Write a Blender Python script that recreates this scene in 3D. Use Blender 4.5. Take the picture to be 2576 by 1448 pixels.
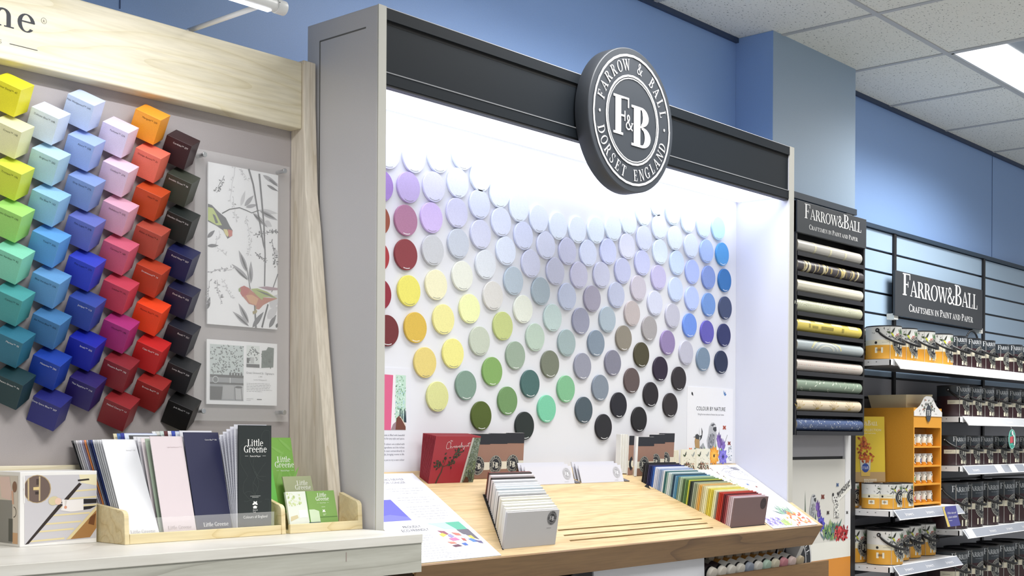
import bpy, bmesh, math, random
from mathutils import Vector, Matrix
random.seed(7)
for o in list(bpy.data.objects): bpy.data.objects.remove(o, do_unlink=True)
SC = bpy.context.scene
COL = SC.collection
# ---------------------------------------------------------------- camera
CAM_Z = 1.30
A = math.radians(41.3)
cam_d = bpy.data.cameras.new('camera'); cam = bpy.data.objects.new('camera', cam_d); COL.objects.link(cam)
fwd = Vector((math.cos(A), math.sin(A), 0)); right = Vector((math.sin(A), -math.cos(A), 0)); up = Vector((0, 0, 1))
m = Matrix((right, up, -fwd)).transposed().to_4x4() @ Matrix.Rotation(0.0057, 4, 'Z')
m.translation = Vector((0, 0, CAM_Z)); cam.matrix_world = m
cam_d.sensor_width = 36.0; cam_d.lens = 3240.0 / 2576.0 * 36.0; cam_d.shift_y = (1096.0 - 724.0) / 2576.0
cam_d.clip_start = 0.05
SC.camera = cam
SC.view_settings.view_transform = 'Standard'; SC.view_settings.look = 'None'; SC.view_settings.gamma = 1.0
SC.view_settings.use_curve_mapping = False; SC.view_settings.exposure = 0.0
# ---------------------------------------------------------------- daylight-free shop: soft grey surroundings of the open store
W = bpy.data.worlds.new('shop'); SC.world = W; W.use_nodes = True
W.node_tree.nodes['Background'].inputs[0].default_value = (0.93, 0.96, 1.0, 1); W.node_tree.nodes['Background'].inputs[1].default_value = 0.52

def area(name, loc, sx, sy, power, col=(1, 1, 1), rot=(0, 0, 0), spread=180, parent=None):
    l = bpy.data.lights.new(name, 'AREA'); l.shape = 'RECTANGLE'; l.size = sx; l.size_y = sy; l.energy = power; l.color = col
    l.spread = math.radians(spread); o = bpy.data.objects.new(name, l); COL.objects.link(o); o.rotation_euler = rot
    if parent: o.parent = parent; o.location = Vector(loc) - parent.location
    else: o.location = loc
    return o
CEIL = 3.03
LIGHT_W = 36.0          # every ceiling fitting's lamp
# x0, x1, y0, y1 of the recessed ceiling fittings (the first is in view; the last three are unseen, added to light the fronts)
FITTINGS = [(5.645, 7.045, 1.66, 2.345, 1.5), (2.796, 4.212, 1.66, 2.345, .85), (3.504, 4.92, -0.443, 0.245, .8), (0.672, 2.088, 0.26, 0.945, 1.5), (7.4, 8.8, -0.5, 0.2, 0.7)]

# ---------------------------------------------------------------- helpers
def lin(h):
    h = h.lstrip('#'); r = []
    for i in (0, 2, 4):
        c = int(h[i:i+2], 16) / 255.0; r.append(c / 12.92 if c <= 0.04045 else ((c + 0.055) / 1.055) ** 2.4)
    return (r[0], r[1], r[2], 1.0)
_m = {}
def M(h, rough=0.55, metal=0.0, spec=0.5, emit=0.0):
    k = (h, rough, metal, spec, emit)
    if k in _m: return _m[k]
    x = bpy.data.materials.new('paint_' + h); x.use_nodes = True; b = x.node_tree.nodes['Principled BSDF']
    b.inputs['Base Color'].default_value = lin(h); b.inputs['Roughness'].default_value = rough; b.inputs['Metallic'].default_value = metal
    b.inputs['Specular IOR Level'].default_value = spec
    if emit: b.inputs['Emission Color'].default_value = lin(h); b.inputs['Emission Strength'].default_value = emit
    _m[k] = x; return x
def noisy(name, h1, h2, scale=40, rough=0.6, bump=0.0, stretch=(1, 1, 1), lo=0.4, hi=0.6, detail=6, bdist=0.002, spec=0.5):
    x = bpy.data.materials.new(name); x.use_nodes = True; N = x.node_tree.nodes; L = x.node_tree.links; b = N['Principled BSDF']
    tc = N.new('ShaderNodeTexCoord'); mp = N.new('ShaderNodeMapping'); mp.inputs['Scale'].default_value = stretch
    L.new(tc.outputs['Object'], mp.inputs['Vector']); nz = N.new('ShaderNodeTexNoise'); nz.inputs['Scale'].default_value = scale; nz.inputs['Detail'].default_value = detail
    L.new(mp.outputs[0], nz.inputs['Vector']); cr = N.new('ShaderNodeValToRGB'); cr.color_ramp.elements[0].position = lo; cr.color_ramp.elements[1].position = hi
    cr.color_ramp.elements[0].color = lin(h1); cr.color_ramp.elements[1].color = lin(h2); L.new(nz.outputs['Fac'], cr.inputs[0]); L.new(cr.outputs[0], b.inputs['Base Color'])
    b.inputs['Roughness'].default_value = rough; b.inputs['Specular IOR Level'].default_value = spec
    if bump:
        bp = N.new('ShaderNodeBump'); bp.inputs['Strength'].default_value = bump; bp.inputs['Distance'].default_value = bdist
        L.new(nz.outputs['Fac'], bp.inputs['Height']); L.new(bp.outputs[0], b.inputs['Normal'])
    return x
def wood(name, base, mid, dark, stretch, scale=1.0, rough=0.5, fine=0.5, contour=9.0):
    """grain: contour lines of a stretched noise (cathedral figure) plus a fine streak"""
    x = bpy.data.materials.new(name); x.use_nodes = True; N = x.node_tree.nodes; L = x.node_tree.links; b = N['Principled BSDF']
    tc = N.new('ShaderNodeTexCoord'); mp = N.new('ShaderNodeMapping'); mp.inputs['Scale'].default_value = stretch; L.new(tc.outputs['Object'], mp.inputs['Vector'])
    nz = N.new('ShaderNodeTexNoise'); nz.inputs['Scale'].default_value = scale; nz.inputs['Detail'].default_value = 1.5; L.new(mp.outputs[0], nz.inputs['Vector'])
    mu = N.new('ShaderNodeMath'); mu.operation = 'MULTIPLY'; mu.inputs[1].default_value = contour; L.new(nz.outputs['Fac'], mu.inputs[0])
    fr = N.new('ShaderNodeMath'); fr.operation = 'FRACT'; L.new(mu.outputs[0], fr.inputs[0])
    cr = N.new('ShaderNodeValToRGB'); e = cr.color_ramp.elements; e[0].position = 0.0; e[0].color = lin(dark); e[1].position = 0.16; e[1].color = lin(mid)
    k = cr.color_ramp.elements.new(0.5); k.color = lin(base); k = cr.color_ramp.elements.new(0.93); k.color = lin(mid); L.new(fr.outputs[0], cr.inputs[0])
    mp2 = N.new('ShaderNodeMapping'); s = stretch; q = max(s); mp2.inputs['Scale'].default_value = tuple((14 if v == q else (1.0 if v < q * 0.5 else 14)) for v in s); L.new(tc.outputs['Object'], mp2.inputs['Vector'])
    n2 = N.new('ShaderNodeTexNoise'); n2.inputs['Scale'].default_value = 9; n2.inputs['Detail'].default_value = 5; L.new(mp2.outputs[0], n2.inputs['Vector'])
    c2 = N.new('ShaderNodeValToRGB'); c2.color_ramp.elements[0].position = 0.35; c2.color_ramp.elements[1].position = 0.6
    c2.color_ramp.elements[0].color = (0.72, 0.70, 0.66, 1); c2.color_ramp.elements[1].color = (1, 1, 1, 1); L.new(n2.outputs['Fac'], c2.inputs[0])
    mx = N.new('ShaderNodeMixRGB'); mx.blend_type = 'MULTIPLY'; mx.inputs[0].default_value = fine; L.new(cr.outputs[0], mx.inputs[1]); L.new(c2.outputs[0], mx.inputs[2])
    L.new(mx.outputs[0], b.inputs['Base Color']); b.inputs['Roughness'].default_value = rough
    return x

def tag(o, label=None, cat=None, group=None, kind=None):
    if label: o['label'] = label
    if cat: o['category'] = cat
    if group: o['group'] = group
    if kind: o['kind'] = kind
    return o
def thing(name, label, cat, loc, group=None):
    o = bpy.data.objects.new(name, None); COL.objects.link(o); o.location = loc; o.empty_display_size = 0.05
    return tag(o, label, cat, group)
def wloc(o):
    v = Vector(o.location); p = o.parent
    while p: v = v + Vector(p.location); p = p.parent
    return v

class MB:
    def __init__(s): s.v = []; s.f = []; s.mi = []; s.ms = []; s.sm = []
    def slot(s, mat):
        if mat not in s.ms: s.ms.append(mat)
        return s.ms.index(mat)
    def face(s, pts, mat, smooth=False):
        n = len(s.v); s.v += [tuple(p) for p in pts]; s.f.append(tuple(range(n, n + len(pts)))); s.mi.append(s.slot(mat)); s.sm.append(smooth)
    def mesh(s, vs, fs, mat, smooth=False):
        n = len(s.v); s.v += [tuple(p) for p in vs]; k = s.slot(mat)
        for f in fs: s.f.append(tuple(i + n for i in f)); s.mi.append(k); s.sm.append(smooth)
    def box(s, a, b, mat):
        x0, y0, z0 = a; x1, y1, z1 = b
        vs = [(x0, y0, z0), (x1, y0, z0), (x1, y1, z0), (x0, y1, z0), (x0, y0, z1), (x1, y0, z1), (x1, y1, z1), (x0, y1, z1)]
        s.mesh(vs, [(0, 3, 2, 1), (4, 5, 6, 7), (0, 1, 5, 4), (1, 2, 6, 5), (2, 3, 7, 6), (3, 0, 4, 7)], mat)
    def hexa(s, P, mat):   # 4 bottom pts (ccw from above), 4 top pts
        s.mesh(P, [(0, 3, 2, 1), (4, 5, 6, 7), (0, 1, 5, 4), (1, 2, 6, 5), (2, 3, 7, 6), (3, 0, 4, 7)], mat)
    def prism(s, poly, d, mat, smooth=False):   # closed polygon of 3D points extruded by vector d
        n = len(poly); P = [Vector(p) for p in poly]; d = Vector(d); vs = P + [p + d for p in P]
        s.mesh(vs, [tuple(range(n - 1, -1, -1)), tuple(range(n, 2 * n))], mat)
        s.mesh(vs, [(i, (i + 1) % n, (i + 1) % n + n, i + n) for i in range(n)], mat, smooth)
    def tube(s, a, b, r0, r1, mat, n=20, caps=True):
        a = Vector(a); b = Vector(b); d = (b - a).normalized(); u = d.orthogonal().normalized(); w = d.cross(u); vs = []
        for c, r in ((a, r0), (b, r1)): vs += [c + (u * math.cos(2 * math.pi * i / n) + w * math.sin(2 * math.pi * i / n)) * r for i in range(n)]
        s.mesh(vs, [(i, (i + 1) % n, (i + 1) % n + n, i + n) for i in range(n)], mat, True)
        if caps: s.mesh(vs, [tuple(range(n - 1, -1, -1)), tuple(range(n, 2 * n))], mat)
    def lathe(s, c, prof, n=40):    # prof: list of (r, z, mat of the band above)
        cx, cy, cz = c
        for (r0, z0, mt), (r1, z1, _) in zip(prof[:-1], prof[1:]):
            vs = [];
            for r, z in ((r0, z0), (r1, z1)): vs += [(cx + r * math.cos(2 * math.pi * i / n), cy + r * math.sin(2 * math.pi * i / n), cz + z) for i in range(n)]
            s.mesh(vs, [(i, (i + 1) % n, (i + 1) % n + n, i + n) for i in range(n)], mt, abs(z1 - z0) > 1e-4)
    def build(s, name, parent=None, origin=None, bevel=0.0, seg=2, weld=True):
        o0 = Vector(origin) if origin is not None else (wloc(parent) if parent else Vector((0, 0, 0)))
        me = bpy.data.meshes.new(name); me.from_pydata([tuple(Vector(v) - o0) for v in s.v], [], s.f)
        for mt in s.ms: me.materials.append(mt)
        me.polygons.foreach_set('material_index', s.mi); me.polygons.foreach_set('use_smooth', s.sm); me.update()
        if weld:
            bm = bmesh.new(); bm.from_mesh(me); bmesh.ops.remove_doubles(bm, verts=bm.verts, dist=1e-6); bm.to_mesh(me); bm.free()
        o = bpy.data.objects.new(name, me); COL.objects.link(o)
        if parent: o.parent = parent; o.location = o0 - wloc(parent)
        else: o.location = o0
        if bevel:
            b = o.modifiers.new('bevel', 'BEVEL'); b.width = bevel; b.segments = seg; b.limit_method = 'ANGLE'; b.angle_limit = math.radians(40)
        return o

# ---------------------------------------------------------------- flat artwork (printing and lettering)
def ringsec(cx, cy, rx, ry, tx, ty, a0, a1, n=14):
    P = []
    for i in range(n):
        t0 = math.radians(a0 + (a1 - a0) * i / n); t1 = math.radians(a0 + (a1 - a0) * (i + 1) / n)
        P.append([(cx + rx * math.cos(t0), cy + ry * math.sin(t0)), (cx + rx * math.cos(t1), cy + ry * math.sin(t1)),
                  (cx + (rx - tx) * math.cos(t1), cy + (ry - ty) * math.sin(t1)), (cx + (rx - tx) * math.cos(t0), cy + (ry - ty) * math.sin(t0))])
    return P
def rct(x0, y0, x1, y1): return [(x0, y0), (x1, y0), (x1, y1), (x0, y1)]
def stroke(pts, w0, w1=None):
    w1 = w0 if w1 is None else w1; P = []; n = len(pts) - 1; L = []
    for i, (x, y) in enumerate(pts):
        a = pts[max(0, i - 1)]; b = pts[min(n, i + 1)]; dx, dy = b[0] - a[0], b[1] - a[1]; l = math.hypot(dx, dy) or 1
        w = (w0 + (w1 - w0) * i / n) / 2; L.append(((x - dy / l * w, y + dx / l * w), (x + dy / l * w, y - dx / l * w)))
    for (a, b), (c, d) in zip(L[:-1], L[1:]): P.append([b, d, c, a])
    return P
BOLD = 1.0
def glyph(c):
    T, t = .165 * BOLD, .05 * (1 + (BOLD - 1) * .5)
    b15 = .15 * BOLD
    def stem(x, y0=0.0, y1=1.0, w=T, s=.085, top=True, bot=True):
        P = [rct(x - w / 2, y0, x + w / 2, y1)]
        if bot: P.append(rct(x - w / 2 - s, y0, x + w / 2 + s, y0 + t))
        if top: P.append(rct(x - w / 2 - s, y1 - t, x + w / 2 + s, y1))
        return P
    if c == 'F': return stem(.2) + [rct(.2, .95, .66, 1), rct(.61, .74, .66, 1), rct(.2, .48, .5, .53), rct(.46, .38, .5, .64)], .72
    if c == 'E': return stem(.2) + [rct(.2, .95, .64, 1), rct(.59, .76, .64, 1), rct(.2, .49, .5, .54), rct(.46, .4, .5, .64), rct(.2, 0, .68, .05), rct(.63, 0, .68, .26)], .76
    if c == 'L': return stem(.2) + [rct(.2, 0, .64, .05), rct(.59, 0, .64, .28)], .7
    if c == 'T': return stem(.38, top=False) + [rct(.03, .95, .73, 1), rct(.03, .76, .08, 1), rct(.68, .76, .73, 1)], .78
    if c == 'I': return stem(.2), .42
    if c == 'A': return [[(.03, 0), (.1, 0), (.42, .97), (.36, 1)], [(.34, 1), (.42, 1), (.8, 0), (.6, 0)], rct(.18, .3, .6, .35), rct(-.02, 0, .22, .05), rct(.52, 0, .87, .05)], .86
    if c == 'R': return stem(.2) + ringsec(.36, .74, .3, .26, .15, .05, -90, 90) + [rct(.2, .95, .37, 1), rct(.2, .48, .37, .53), [(.36, .5), (.54, .5), (.84, 0), (.63, 0)], rct(.6, 0, .9, .05)], .86
    if c == 'P': return stem(.2) + ringsec(.36, .73, .32, .27, .15, .05, -90, 90) + [rct(.2, .95, .37, 1), rct(.2, .46, .37, .51)], .72
    if c == 'B': return stem(.2) + ringsec(.36, .76, .28, .24, b15, t, -90, 90) + ringsec(.38, .26, .34, .26, b15, t, -90, 90) + [rct(.2, .95, .37, 1), rct(.2, .49, .4, .54), rct(.2, 0, .4, .05)], .8
    if c == 'D': return stem(.2) + ringsec(.38, .5, .46, .5, .16, .05, -90, 90) + [rct(.2, .95, .4, 1), rct(.2, 0, .4, .05)], .92
    if c == 'O': return ringsec(.46, .5, .43, .52, .16, .06, 0, 360, 26), .92
    if c == 'C': return ringsec(.46, .5, .42, .52, .16, .06, 42, 318, 22) + [rct(.72, .7, .77, .98), rct(.73, .06, .78, .25)], .84
    if c == 'G': return ringsec(.46, .5, .42, .52, .16, .06, 42, 318, 22) + [rct(.72, .7, .77, .98), rct(.62, .02, .77, .42), rct(.54, .38, .86, .43)], .9
    if c == 'S': return ringsec(.33, .74, .26, .27, .12, .06, 30, 270, 14) + ringsec(.33, .25, .29, .27, .13, .06, -150, 92, 14) + [rct(.52, .72, .57, .98), rct(.05, .02, .1, .28), [(.3, .53), (.3, .47), (.36, .45), (.36, .53)]], .68
    if c == 'N': return [rct(.15, 0, .21, 1), rct(.72, 0, .78, 1), [(.1, 1), (.28, 1), (.78, 0), (.68, 0)], rct(.05, 0, .31, .05), rct(.03, .95, .2, 1), rct(.6, .95, .88, 1)], .92
    if c == 'M': return [rct(.13, 0, .18, 1), rct(.82, 0, .98, 1), [(.1, 1), (.27, 1), (.6, 0), (.5, 0)], [(.5, 0), (.56, 0), (.9, 1), (.84, 1)], rct(.03, 0, .28, .05), rct(.73, 0, 1.07, .05), rct(.02, .95, .2, 1), rct(.85, .95, 1.07, 1)], 1.12
    if c == 'W': return [[(.03, 1), (.22, 1), (.46, 0), (.36, 0)], [(.36, 0), (.43, 0), (.7, 1), (.64, 1)], [(.52, 1), (.72, 1), (.96, 0), (.86, 0)], [(.86, 0), (.93, 0), (1.2, 1), (1.14, 1)], rct(-.03, .95, .3, 1), rct(.45, .95, .8, 1), rct(1.03, .95, 1.28, 1)], 1.24
    if c == '&': return stroke([(.82, .5), (.7, .25), (.5, .06), (.3, .02), (.12, .12), (.1, .3), (.22, .46), (.42, .6), (.5, .76), (.44, .92), (.32, .97), (.22, .88), (.22, .74), (.34, .54), (.56, .26), (.72, .08), (.86, .02)], .1) + [rct(.7, .47, .93, .52)], .92
    if c == 'n': return stem(.16, 0, .68, top=False, w=.14) + [rct(.02, .62, .16, .68)] + ringsec(.37, .45, .25, .25, .14, .07, 0, 165, 12) + [rct(.48, 0, .62, .46), rct(.4, 0, .72, .05)], .76
    if c == 'r': return stem(.16, 0, .68, top=False, w=.14) + [rct(.02, .62, .16, .68)] + ringsec(.36, .48, .2, .22, .1, .07, 40, 160, 8) + [rct(.42, .52, .52, .64)], .54
    if c == 'e': return ringsec(.33, .34, .29, .36, .14, .05, 8, 322, 20) + [[(.1, .36), (.61, .36), (.61, .42), (.1, .42)]], .66
    if c == 'i': return stem(.16, 0, .68, top=False, w=.14) + [rct(.02, .62, .16, .68)] + ringsec(.16, .9, .09, .09, .09, .09, 0, 360, 8), .34
    if c == 'l': return stem(.16, 0, 1.05, top=False, w=.14) + [rct(.02, .99, .16, 1.05)], .34
    if c == 't': return [rct(.14, .08, .28, .92), rct(.02, .62, .42, .68)] + ringsec(.32, .14, .18, .15, .1, .06, 180, 290, 8), .42
    return [], .34
def serif(parts, h, track=0.02, sx=1.0):
    """parts: [(text, scale)] -> polygons with baseline at 0, starting at x = 0, and the width"""
    x = 0; out = []
    for txt, sc in parts:
        for c in txt:
            P, adv = glyph(c)
            for p in P: out.append([((x + px * sc) * h * sx, py * sc * h) for px, py in p])
            x += adv * sc + track
    return out, x * h * sx
_tx = {}
def sans(text, size):
    """the built-in sans lettering as 2D polygons; baseline 0, starts at 0"""
    if text not in _tx:
        c = bpy.data.curves.new('t', 'FONT'); c.body = text; c.size = 1.0; c.resolution_u = 2; c.fill_mode = 'FRONT'
        o = bpy.data.objects.new('t', c); COL.objects.link(o); dg = bpy.context.evaluated_depsgraph_get(); me = bpy.data.meshes.new_from_object(o.evaluated_get(dg))
        vs = [(v.co.x, v.co.y) for v in me.vertices]; _tx[text] = [[vs[i] for i in p.vertices] for p in me.polygons]
        bpy.data.objects.remove(o, do_unlink=True); bpy.data.meshes.remove(me); bpy.data.curves.remove(c)
    P = [[(x * size, y * size) for x, y in p] for p in _tx[text]]; w = max([x for p in P for x, y in p] + [0]); return P, w
def tf(P, dx=0, dy=0, rot=0, s=1.0, sx=1.0):
    c, n = math.cos(rot), math.sin(rot); return [[((x * c * s * sx - y * n * s) + dx, (x * n * s * sx + y * c * s) + dy) for x, y in p] for p in P]
def ell(cx, cy, rx, ry=None, rot=0, n=20):
    ry = rx if ry is None else ry; c, s = math.cos(rot), math.sin(rot)
    return [(cx + rx * math.cos(2 * math.pi * i / n) * c - ry * math.sin(2 * math.pi * i / n) * s, cy + rx * math.cos(2 * math.pi * i / n) * s + ry * math.sin(2 * math.pi * i / n) * c) for i in range(n)]
def leaf(x, y, L, w, ang, bend=0.0, n=8):
    up_, dn = [], []
    for i in range(n + 1):
        t = i / n; a = ang + bend * t; k = math.sin(math.pi * t ** 0.8) * w / 2
        px, py = x + L * t * math.cos(ang + bend * t / 2), y + L * t * math.sin(ang + bend * t / 2)
        up_.append((px - math.sin(a) * k, py + math.cos(a) * k)); dn.append((px + math.sin(a) * k, py - math.cos(a) * k))
    return dn + up_[::-1][1:-1]
class Art:
    def __init__(s): s.items = []
    def add(s, poly, h, layer=1): s.items.append((poly, h, layer)); return s
    def adds(s, polys, h, layer=1):
        for p in polys: s.items.append((p, h, layer))
        return s
    def txt(s, text, x, y, size, h, layer=2, align='l', rot=0):
        P, w = sans(text, size); dx = {'l': 0, 'c': -w / 2, 'r': -w}[align]
        return s.adds(tf(tf(P, dx, 0), x, y, rot), h, layer)
    def ser(s, parts, x, y, hh, h, layer=2, align='l', track=0.02, rot=0, sx=1.0):
        P, w = serif(parts, hh, track, sx); dx = {'l': 0, 'c': -w / 2, 'r': -w}[align]
        return s.adds(tf(tf(P, dx, 0), x, y, rot), h, layer)
    def lines(s, x0, x1, y, n, dy, th, h, layer=2, align='l', seed=1):
        """body copy too small to read: broken thin rules"""
        rnd = random.Random(seed)
        for k in range(n):
            L = (x1 - x0) * (0.97 if k < n - 1 else 0.6) * rnd.uniform(.86, 1); xa = x0 if align == 'l' else (x0 + x1 - L) / 2; x = xa
            while x < xa + L:
                w = rnd.uniform(.006, .02) * (x1 - x0) / .15; s.add(rct(x, y - k * dy, min(x + w, xa + L), y - k * dy + th), h, layer); x += w + .003 * (x1 - x0) / .15
        return s
    def logo(s, cx, cy, r, dark='23262D', light='EDEBE0', ring=True, det=1, layer=2, rings=4):
        """round badge: dark disc, pale rings, lettering round the rim and F&B in the middle"""
        for k in range(rings): s.adds(ringsec(cx, cy, r * (k + 1) / rings, r * (k + 1) / rings, r / rings, r / rings, 0, 360, 28), dark, layer)
        s.adds(ringsec(cx, cy, r * .965, r * .965, r * .035, r * .035, 0, 360, 36), light, layer + 1)
        s.adds(ringsec(cx, cy, r * .665, r * .665, r * .03, r * .03, 0, 360, 32), light, layer + 1)
        if det > 1: s.adds(ringsec(cx, cy, r * .62, r * .62, r * .015, r * .015, 0, 360, 32), light, layer + 1)
        if det:
            H = r * .165; rad = r * .725
            def arc(text, a_mid, span, inside, tight=1.0):
                n = len(text)
                for i, ch in enumerate(text):
                    if ch == ' ': continue
                    a = math.radians(a_mid - span / 2 + span * (i + .5) / n) if inside else math.radians(a_mid + span / 2 - span * (i + .5) / n)
                    P, w = serif([(ch, 1)], H, 0, .85)
                    if inside: rr = rad + H; s.adds(tf(tf(P, -w / 2, 0), cx + rr * math.cos(a), cy + rr * math.sin(a), a + math.pi / 2), light, layer + 1)
                    else: s.adds(tf(tf(P, -w / 2, 0), cx + rad * math.cos(a), cy + rad * math.sin(a), a - math.pi / 2), light, layer + 1)
            arc('FARROW & BALL', 90, 158, False); arc('DORSET ENGLAND', 270, 152, True)
            for a in (0, 180): s.add(ell(cx + r * .81 * math.cos(math.radians(a)), cy, r * .022, n=8), light, layer + 1)
        global BOLD
        BOLD = 1.5
        P, w = serif([('F', 1)], r * .57, 0, 1.0); s.adds(tf(P, cx - r * .475, cy - r * .26), light, layer + 1)
        P, w = serif([('B', 1)], r * .60, 0, 1.12); s.adds(tf(P, cx - r * .03, cy - r * .37), light, layer + 1)
        BOLD = 1.0
        P, w = serif([('&', 1)], r * .22, 0, .95); s.adds(tf(P, cx - r * .19, cy - r * .16), light, layer + 2)
        return s
    def build(s, name, fn, parent, eps=0.00012, base=0.0002, rough=0.5, label=None, th=0.0):
        """fn(u, v, h) -> world point, h = height above the printed face"""
        mb = MB()
        for k, (poly, h, layer) in enumerate(s.items):
            mt = h if not isinstance(h, str) else M(h, rough); hh = base + eps * layer + eps * .09 * (k % 9)
            mb.face([fn(u, v, hh) for u, v in poly], mt)
        o = mb.build(name, parent, weld=False)
        if label: o['label'] = label
        return o
def plane(O, U, V):
    O = Vector(O); U = Vector(U).normalized(); V = Vector(V).normalized(); N_ = U.cross(V).normalized()
    return lambda u, v, h: O + U * u + V * v + N_ * h
def front(x, y, z): return plane((x, y, z), (1, 0, 0), (0, 0, 1))      # faces the aisle (-Y)
def cyl(cx, cy, z0, R, a0=-math.pi / 2):
    return lambda u, v, h: (cx + (R + h) * math.cos(a0 + u / R), cy + (R + h) * math.sin(a0 + u / R), z0 + v)
# ================================================================ materials
wall_blue = noisy('wall_blue', '86A6D8', '8AAADC', 300, 0.40, 0.05, spec=0.5)
col_blue_lit = noisy('column_blue_lit', '93A8BE', '97ACC2', 300, 0.42, 0.05)  # greyer than the wall: lit look of the column front is in the colour
M_black = M('23282E', 0.5, spec=.12); M_blackd = M('1B1C20', 0.5); M_white = M('E9E9EC', 0.5); M_grey = noisy('unit_grey', 'CBCACD', 'CFCED1', 500, 0.45)
M_greyedge = M('C8C7C0', 0.45); M_metal = M('C4C6C8', 0.28, 0.85); M_wmetal = M('E6E7E8', 0.35)
W_ash = wood('pale_ash', 'EBE2CA', 'E8DEC2', 'DED2B0', (0.45, 1, 5), 1.5, 0.45, 0.4, 12)
W_ashv = wood('pale_ash_upright', 'EFE6D6', 'E9DECD', 'DDD0BA', (6, 6, .5), 1.5, 0.5, 0.6, 6)
W_white = wood('whitewashed_wood', 'E2E0DB', 'DEDCD6', 'D2CFC8', (0.5, 1.2, 5.0), 1.5, 0.4, 0.2, 5)
W_oak = wood('light_oak', 'CDB389', 'CAB083', 'C0A374', (0.45, 5.0, 5.0), 1.1, 0.45, 0.75, 7)
W_oakshade = wood('light_oak_shaded', '8A6A44', '82623E', '6A4C2E', (0.7, 6.0, 6.0), 1.3, 0.5, 0.6, 5)  # darker copy of the oak, with the front face's shade in its colour
W_tray = wood('birch_tray', 'EADBB2', 'E5D3A6', 'D5BF8C', (1.2, 5, 5), 3.0, 0.5, 0.3, 5)
# ================================================================ the room
def struct(name, mb, **k): o = mb.build(name, **k); o['kind'] = 'structure'; return o
b = MB(); b.box((-3.5, -4.0, -0.1), (13, 3.3, 0.0), noisy('vinyl_floor', 'A8A6A0', 'B0AEA8', 60, 0.4)); struct('floor', b)
b = MB(); b.box((-3.5, 2.97, 0.0), (13, 3.2, CEIL), wall_blue); struct('wall_back', b)
b = MB(); b.box((4.842, 2.787, 0.0), (5.603, 2.97, CEIL), col_blue_lit); b.box((4.8400, 2.7875, 0.0), (4.8418, 2.9695, CEIL - .001), wall_blue); struct('wall_column', b)
# ceiling: slabs around the recessed fittings, pitted mineral tiles
tile = bpy.data.materials.new('mineral_tile'); tile.use_nodes = True; N = tile.node_tree.nodes; L = tile.node_tree.links; bs = N['Principled BSDF']
tc = N.new('ShaderNodeTexCoord'); mp = N.new('ShaderNodeMapping'); mp.inputs['Scale'].default_value = (1.0, 1.8, 1.0); mp.inputs['Rotation'].default_value = (0, 0, 0.5); L.new(tc.outputs['Object'], mp.inputs[0])
n1 = N.new('ShaderNodeTexNoise'); n1.inputs['Scale'].default_value = 70; n1.inputs['Detail'].default_value = 3; n1.inputs['Roughness'].default_value = .6; L.new(mp.outputs[0], n1.inputs['Vector'])
r1 = N.new('ShaderNodeValToRGB'); e = r1.color_ramp.elements; e[0].position = .335; e[0].color = lin('6E7273'); e[1].position = .385; e[1].color = lin('E6E8E3'); L.new(n1.outputs['Fac'], r1.inputs[0]); L.new(r1.outputs[0], bs.inputs['Base Color'])
bp = N.new('ShaderNodeBump'); bp.inputs['Strength'].default_value = .5; bp.inputs['Distance'].default_value = .004; L.new(r1.outputs[0], bp.inputs['Height']); L.new(bp.outputs[0], bs.inputs['Normal']); bs.inputs['Roughness'].default_value = .95
b = MB(); ys = sorted({-4.0, 2.97} | {q for f in FITTINGS for q in (f[2], f[3])}); xs = sorted({-3.5, 13.0} | {q for f in FITTINGS for q in (f[0], f[1])})
for y0, y1 in zip(ys[:-1], ys[1:]):
    run = None
    for x0, x1 in zip(xs[:-1], xs[1:]):
        hole = any(f[0] <= x0 and x1 <= f[1] and f[2] <= y0 and y1 <= f[3] for f in FITTINGS)
        if hole:
            if run is not None: b.box((run, y0, CEIL), (x0, y1, CEIL + .02), tile); run = None
        elif run is None: run = x0
    if run is not None: b.box((run, y0, CEIL), (13.0, y1, CEIL + .02), tile)
struct('ceiling', b, weld=False)
b = MB(); tb = M('B4B7BA', 0.5)
def runs(lo, hi, cuts):      # the stretches of a ceiling bar between the light fittings
    out = []; a_ = lo
    for c0, c1 in sorted(cuts): out.append((a_, c0)); a_ = c1
    return out + [(a_, hi)]
for k in range(-9, 8):
    x = 5.628 + .708 * k
    for y0_, y1_ in runs(-4, 2.97 if not 4.84 < x < 5.6 else 2.787, [(f[2], f[3]) for f in FITTINGS if f[0] + .02 < x < f[1] - .02]): b.box((x - .012, y0_, CEIL - .004), (x + .012, y1_, CEIL + .001), tb)
for k in range(0, 9):
    y = 2.357 - .7 * k
    for x0_, x1_ in runs(-3.5, 13, [(f[0], f[1]) for f in FITTINGS if f[2] + .02 < y < f[3] - .02]): b.box((x0_, y - .012, CEIL - .0045), (x1_, y + .012, CEIL + .001), tb)
b.box((-3.5, 2.955, CEIL - .02), (4.842, 2.97, CEIL), M('2F3F5C', .6)); b.box((5.603, 2.955, CEIL - .02), (13, 2.97, CEIL), M('2F3F5C', .6))
struct('trim_1', b, weld=False)
b = MB()
for x in (1.83, 7.77): b.box((x, 2.968, 2.4), (x + .003, 2.9702, CEIL), M('3A5480', .6))
struct('trim_2', b)
FL = ['flat ceiling light panel in the tiled ceiling above the slatted wall', 'ceiling light panel set in the tiles above the lit swatch display', 'unseen ceiling light panel added over the aisle in front of the paint shelves',
      'unseen ceiling light panel added over the aisle before the cube display', 'farthest unseen ceiling light panel added over the aisle']
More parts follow.
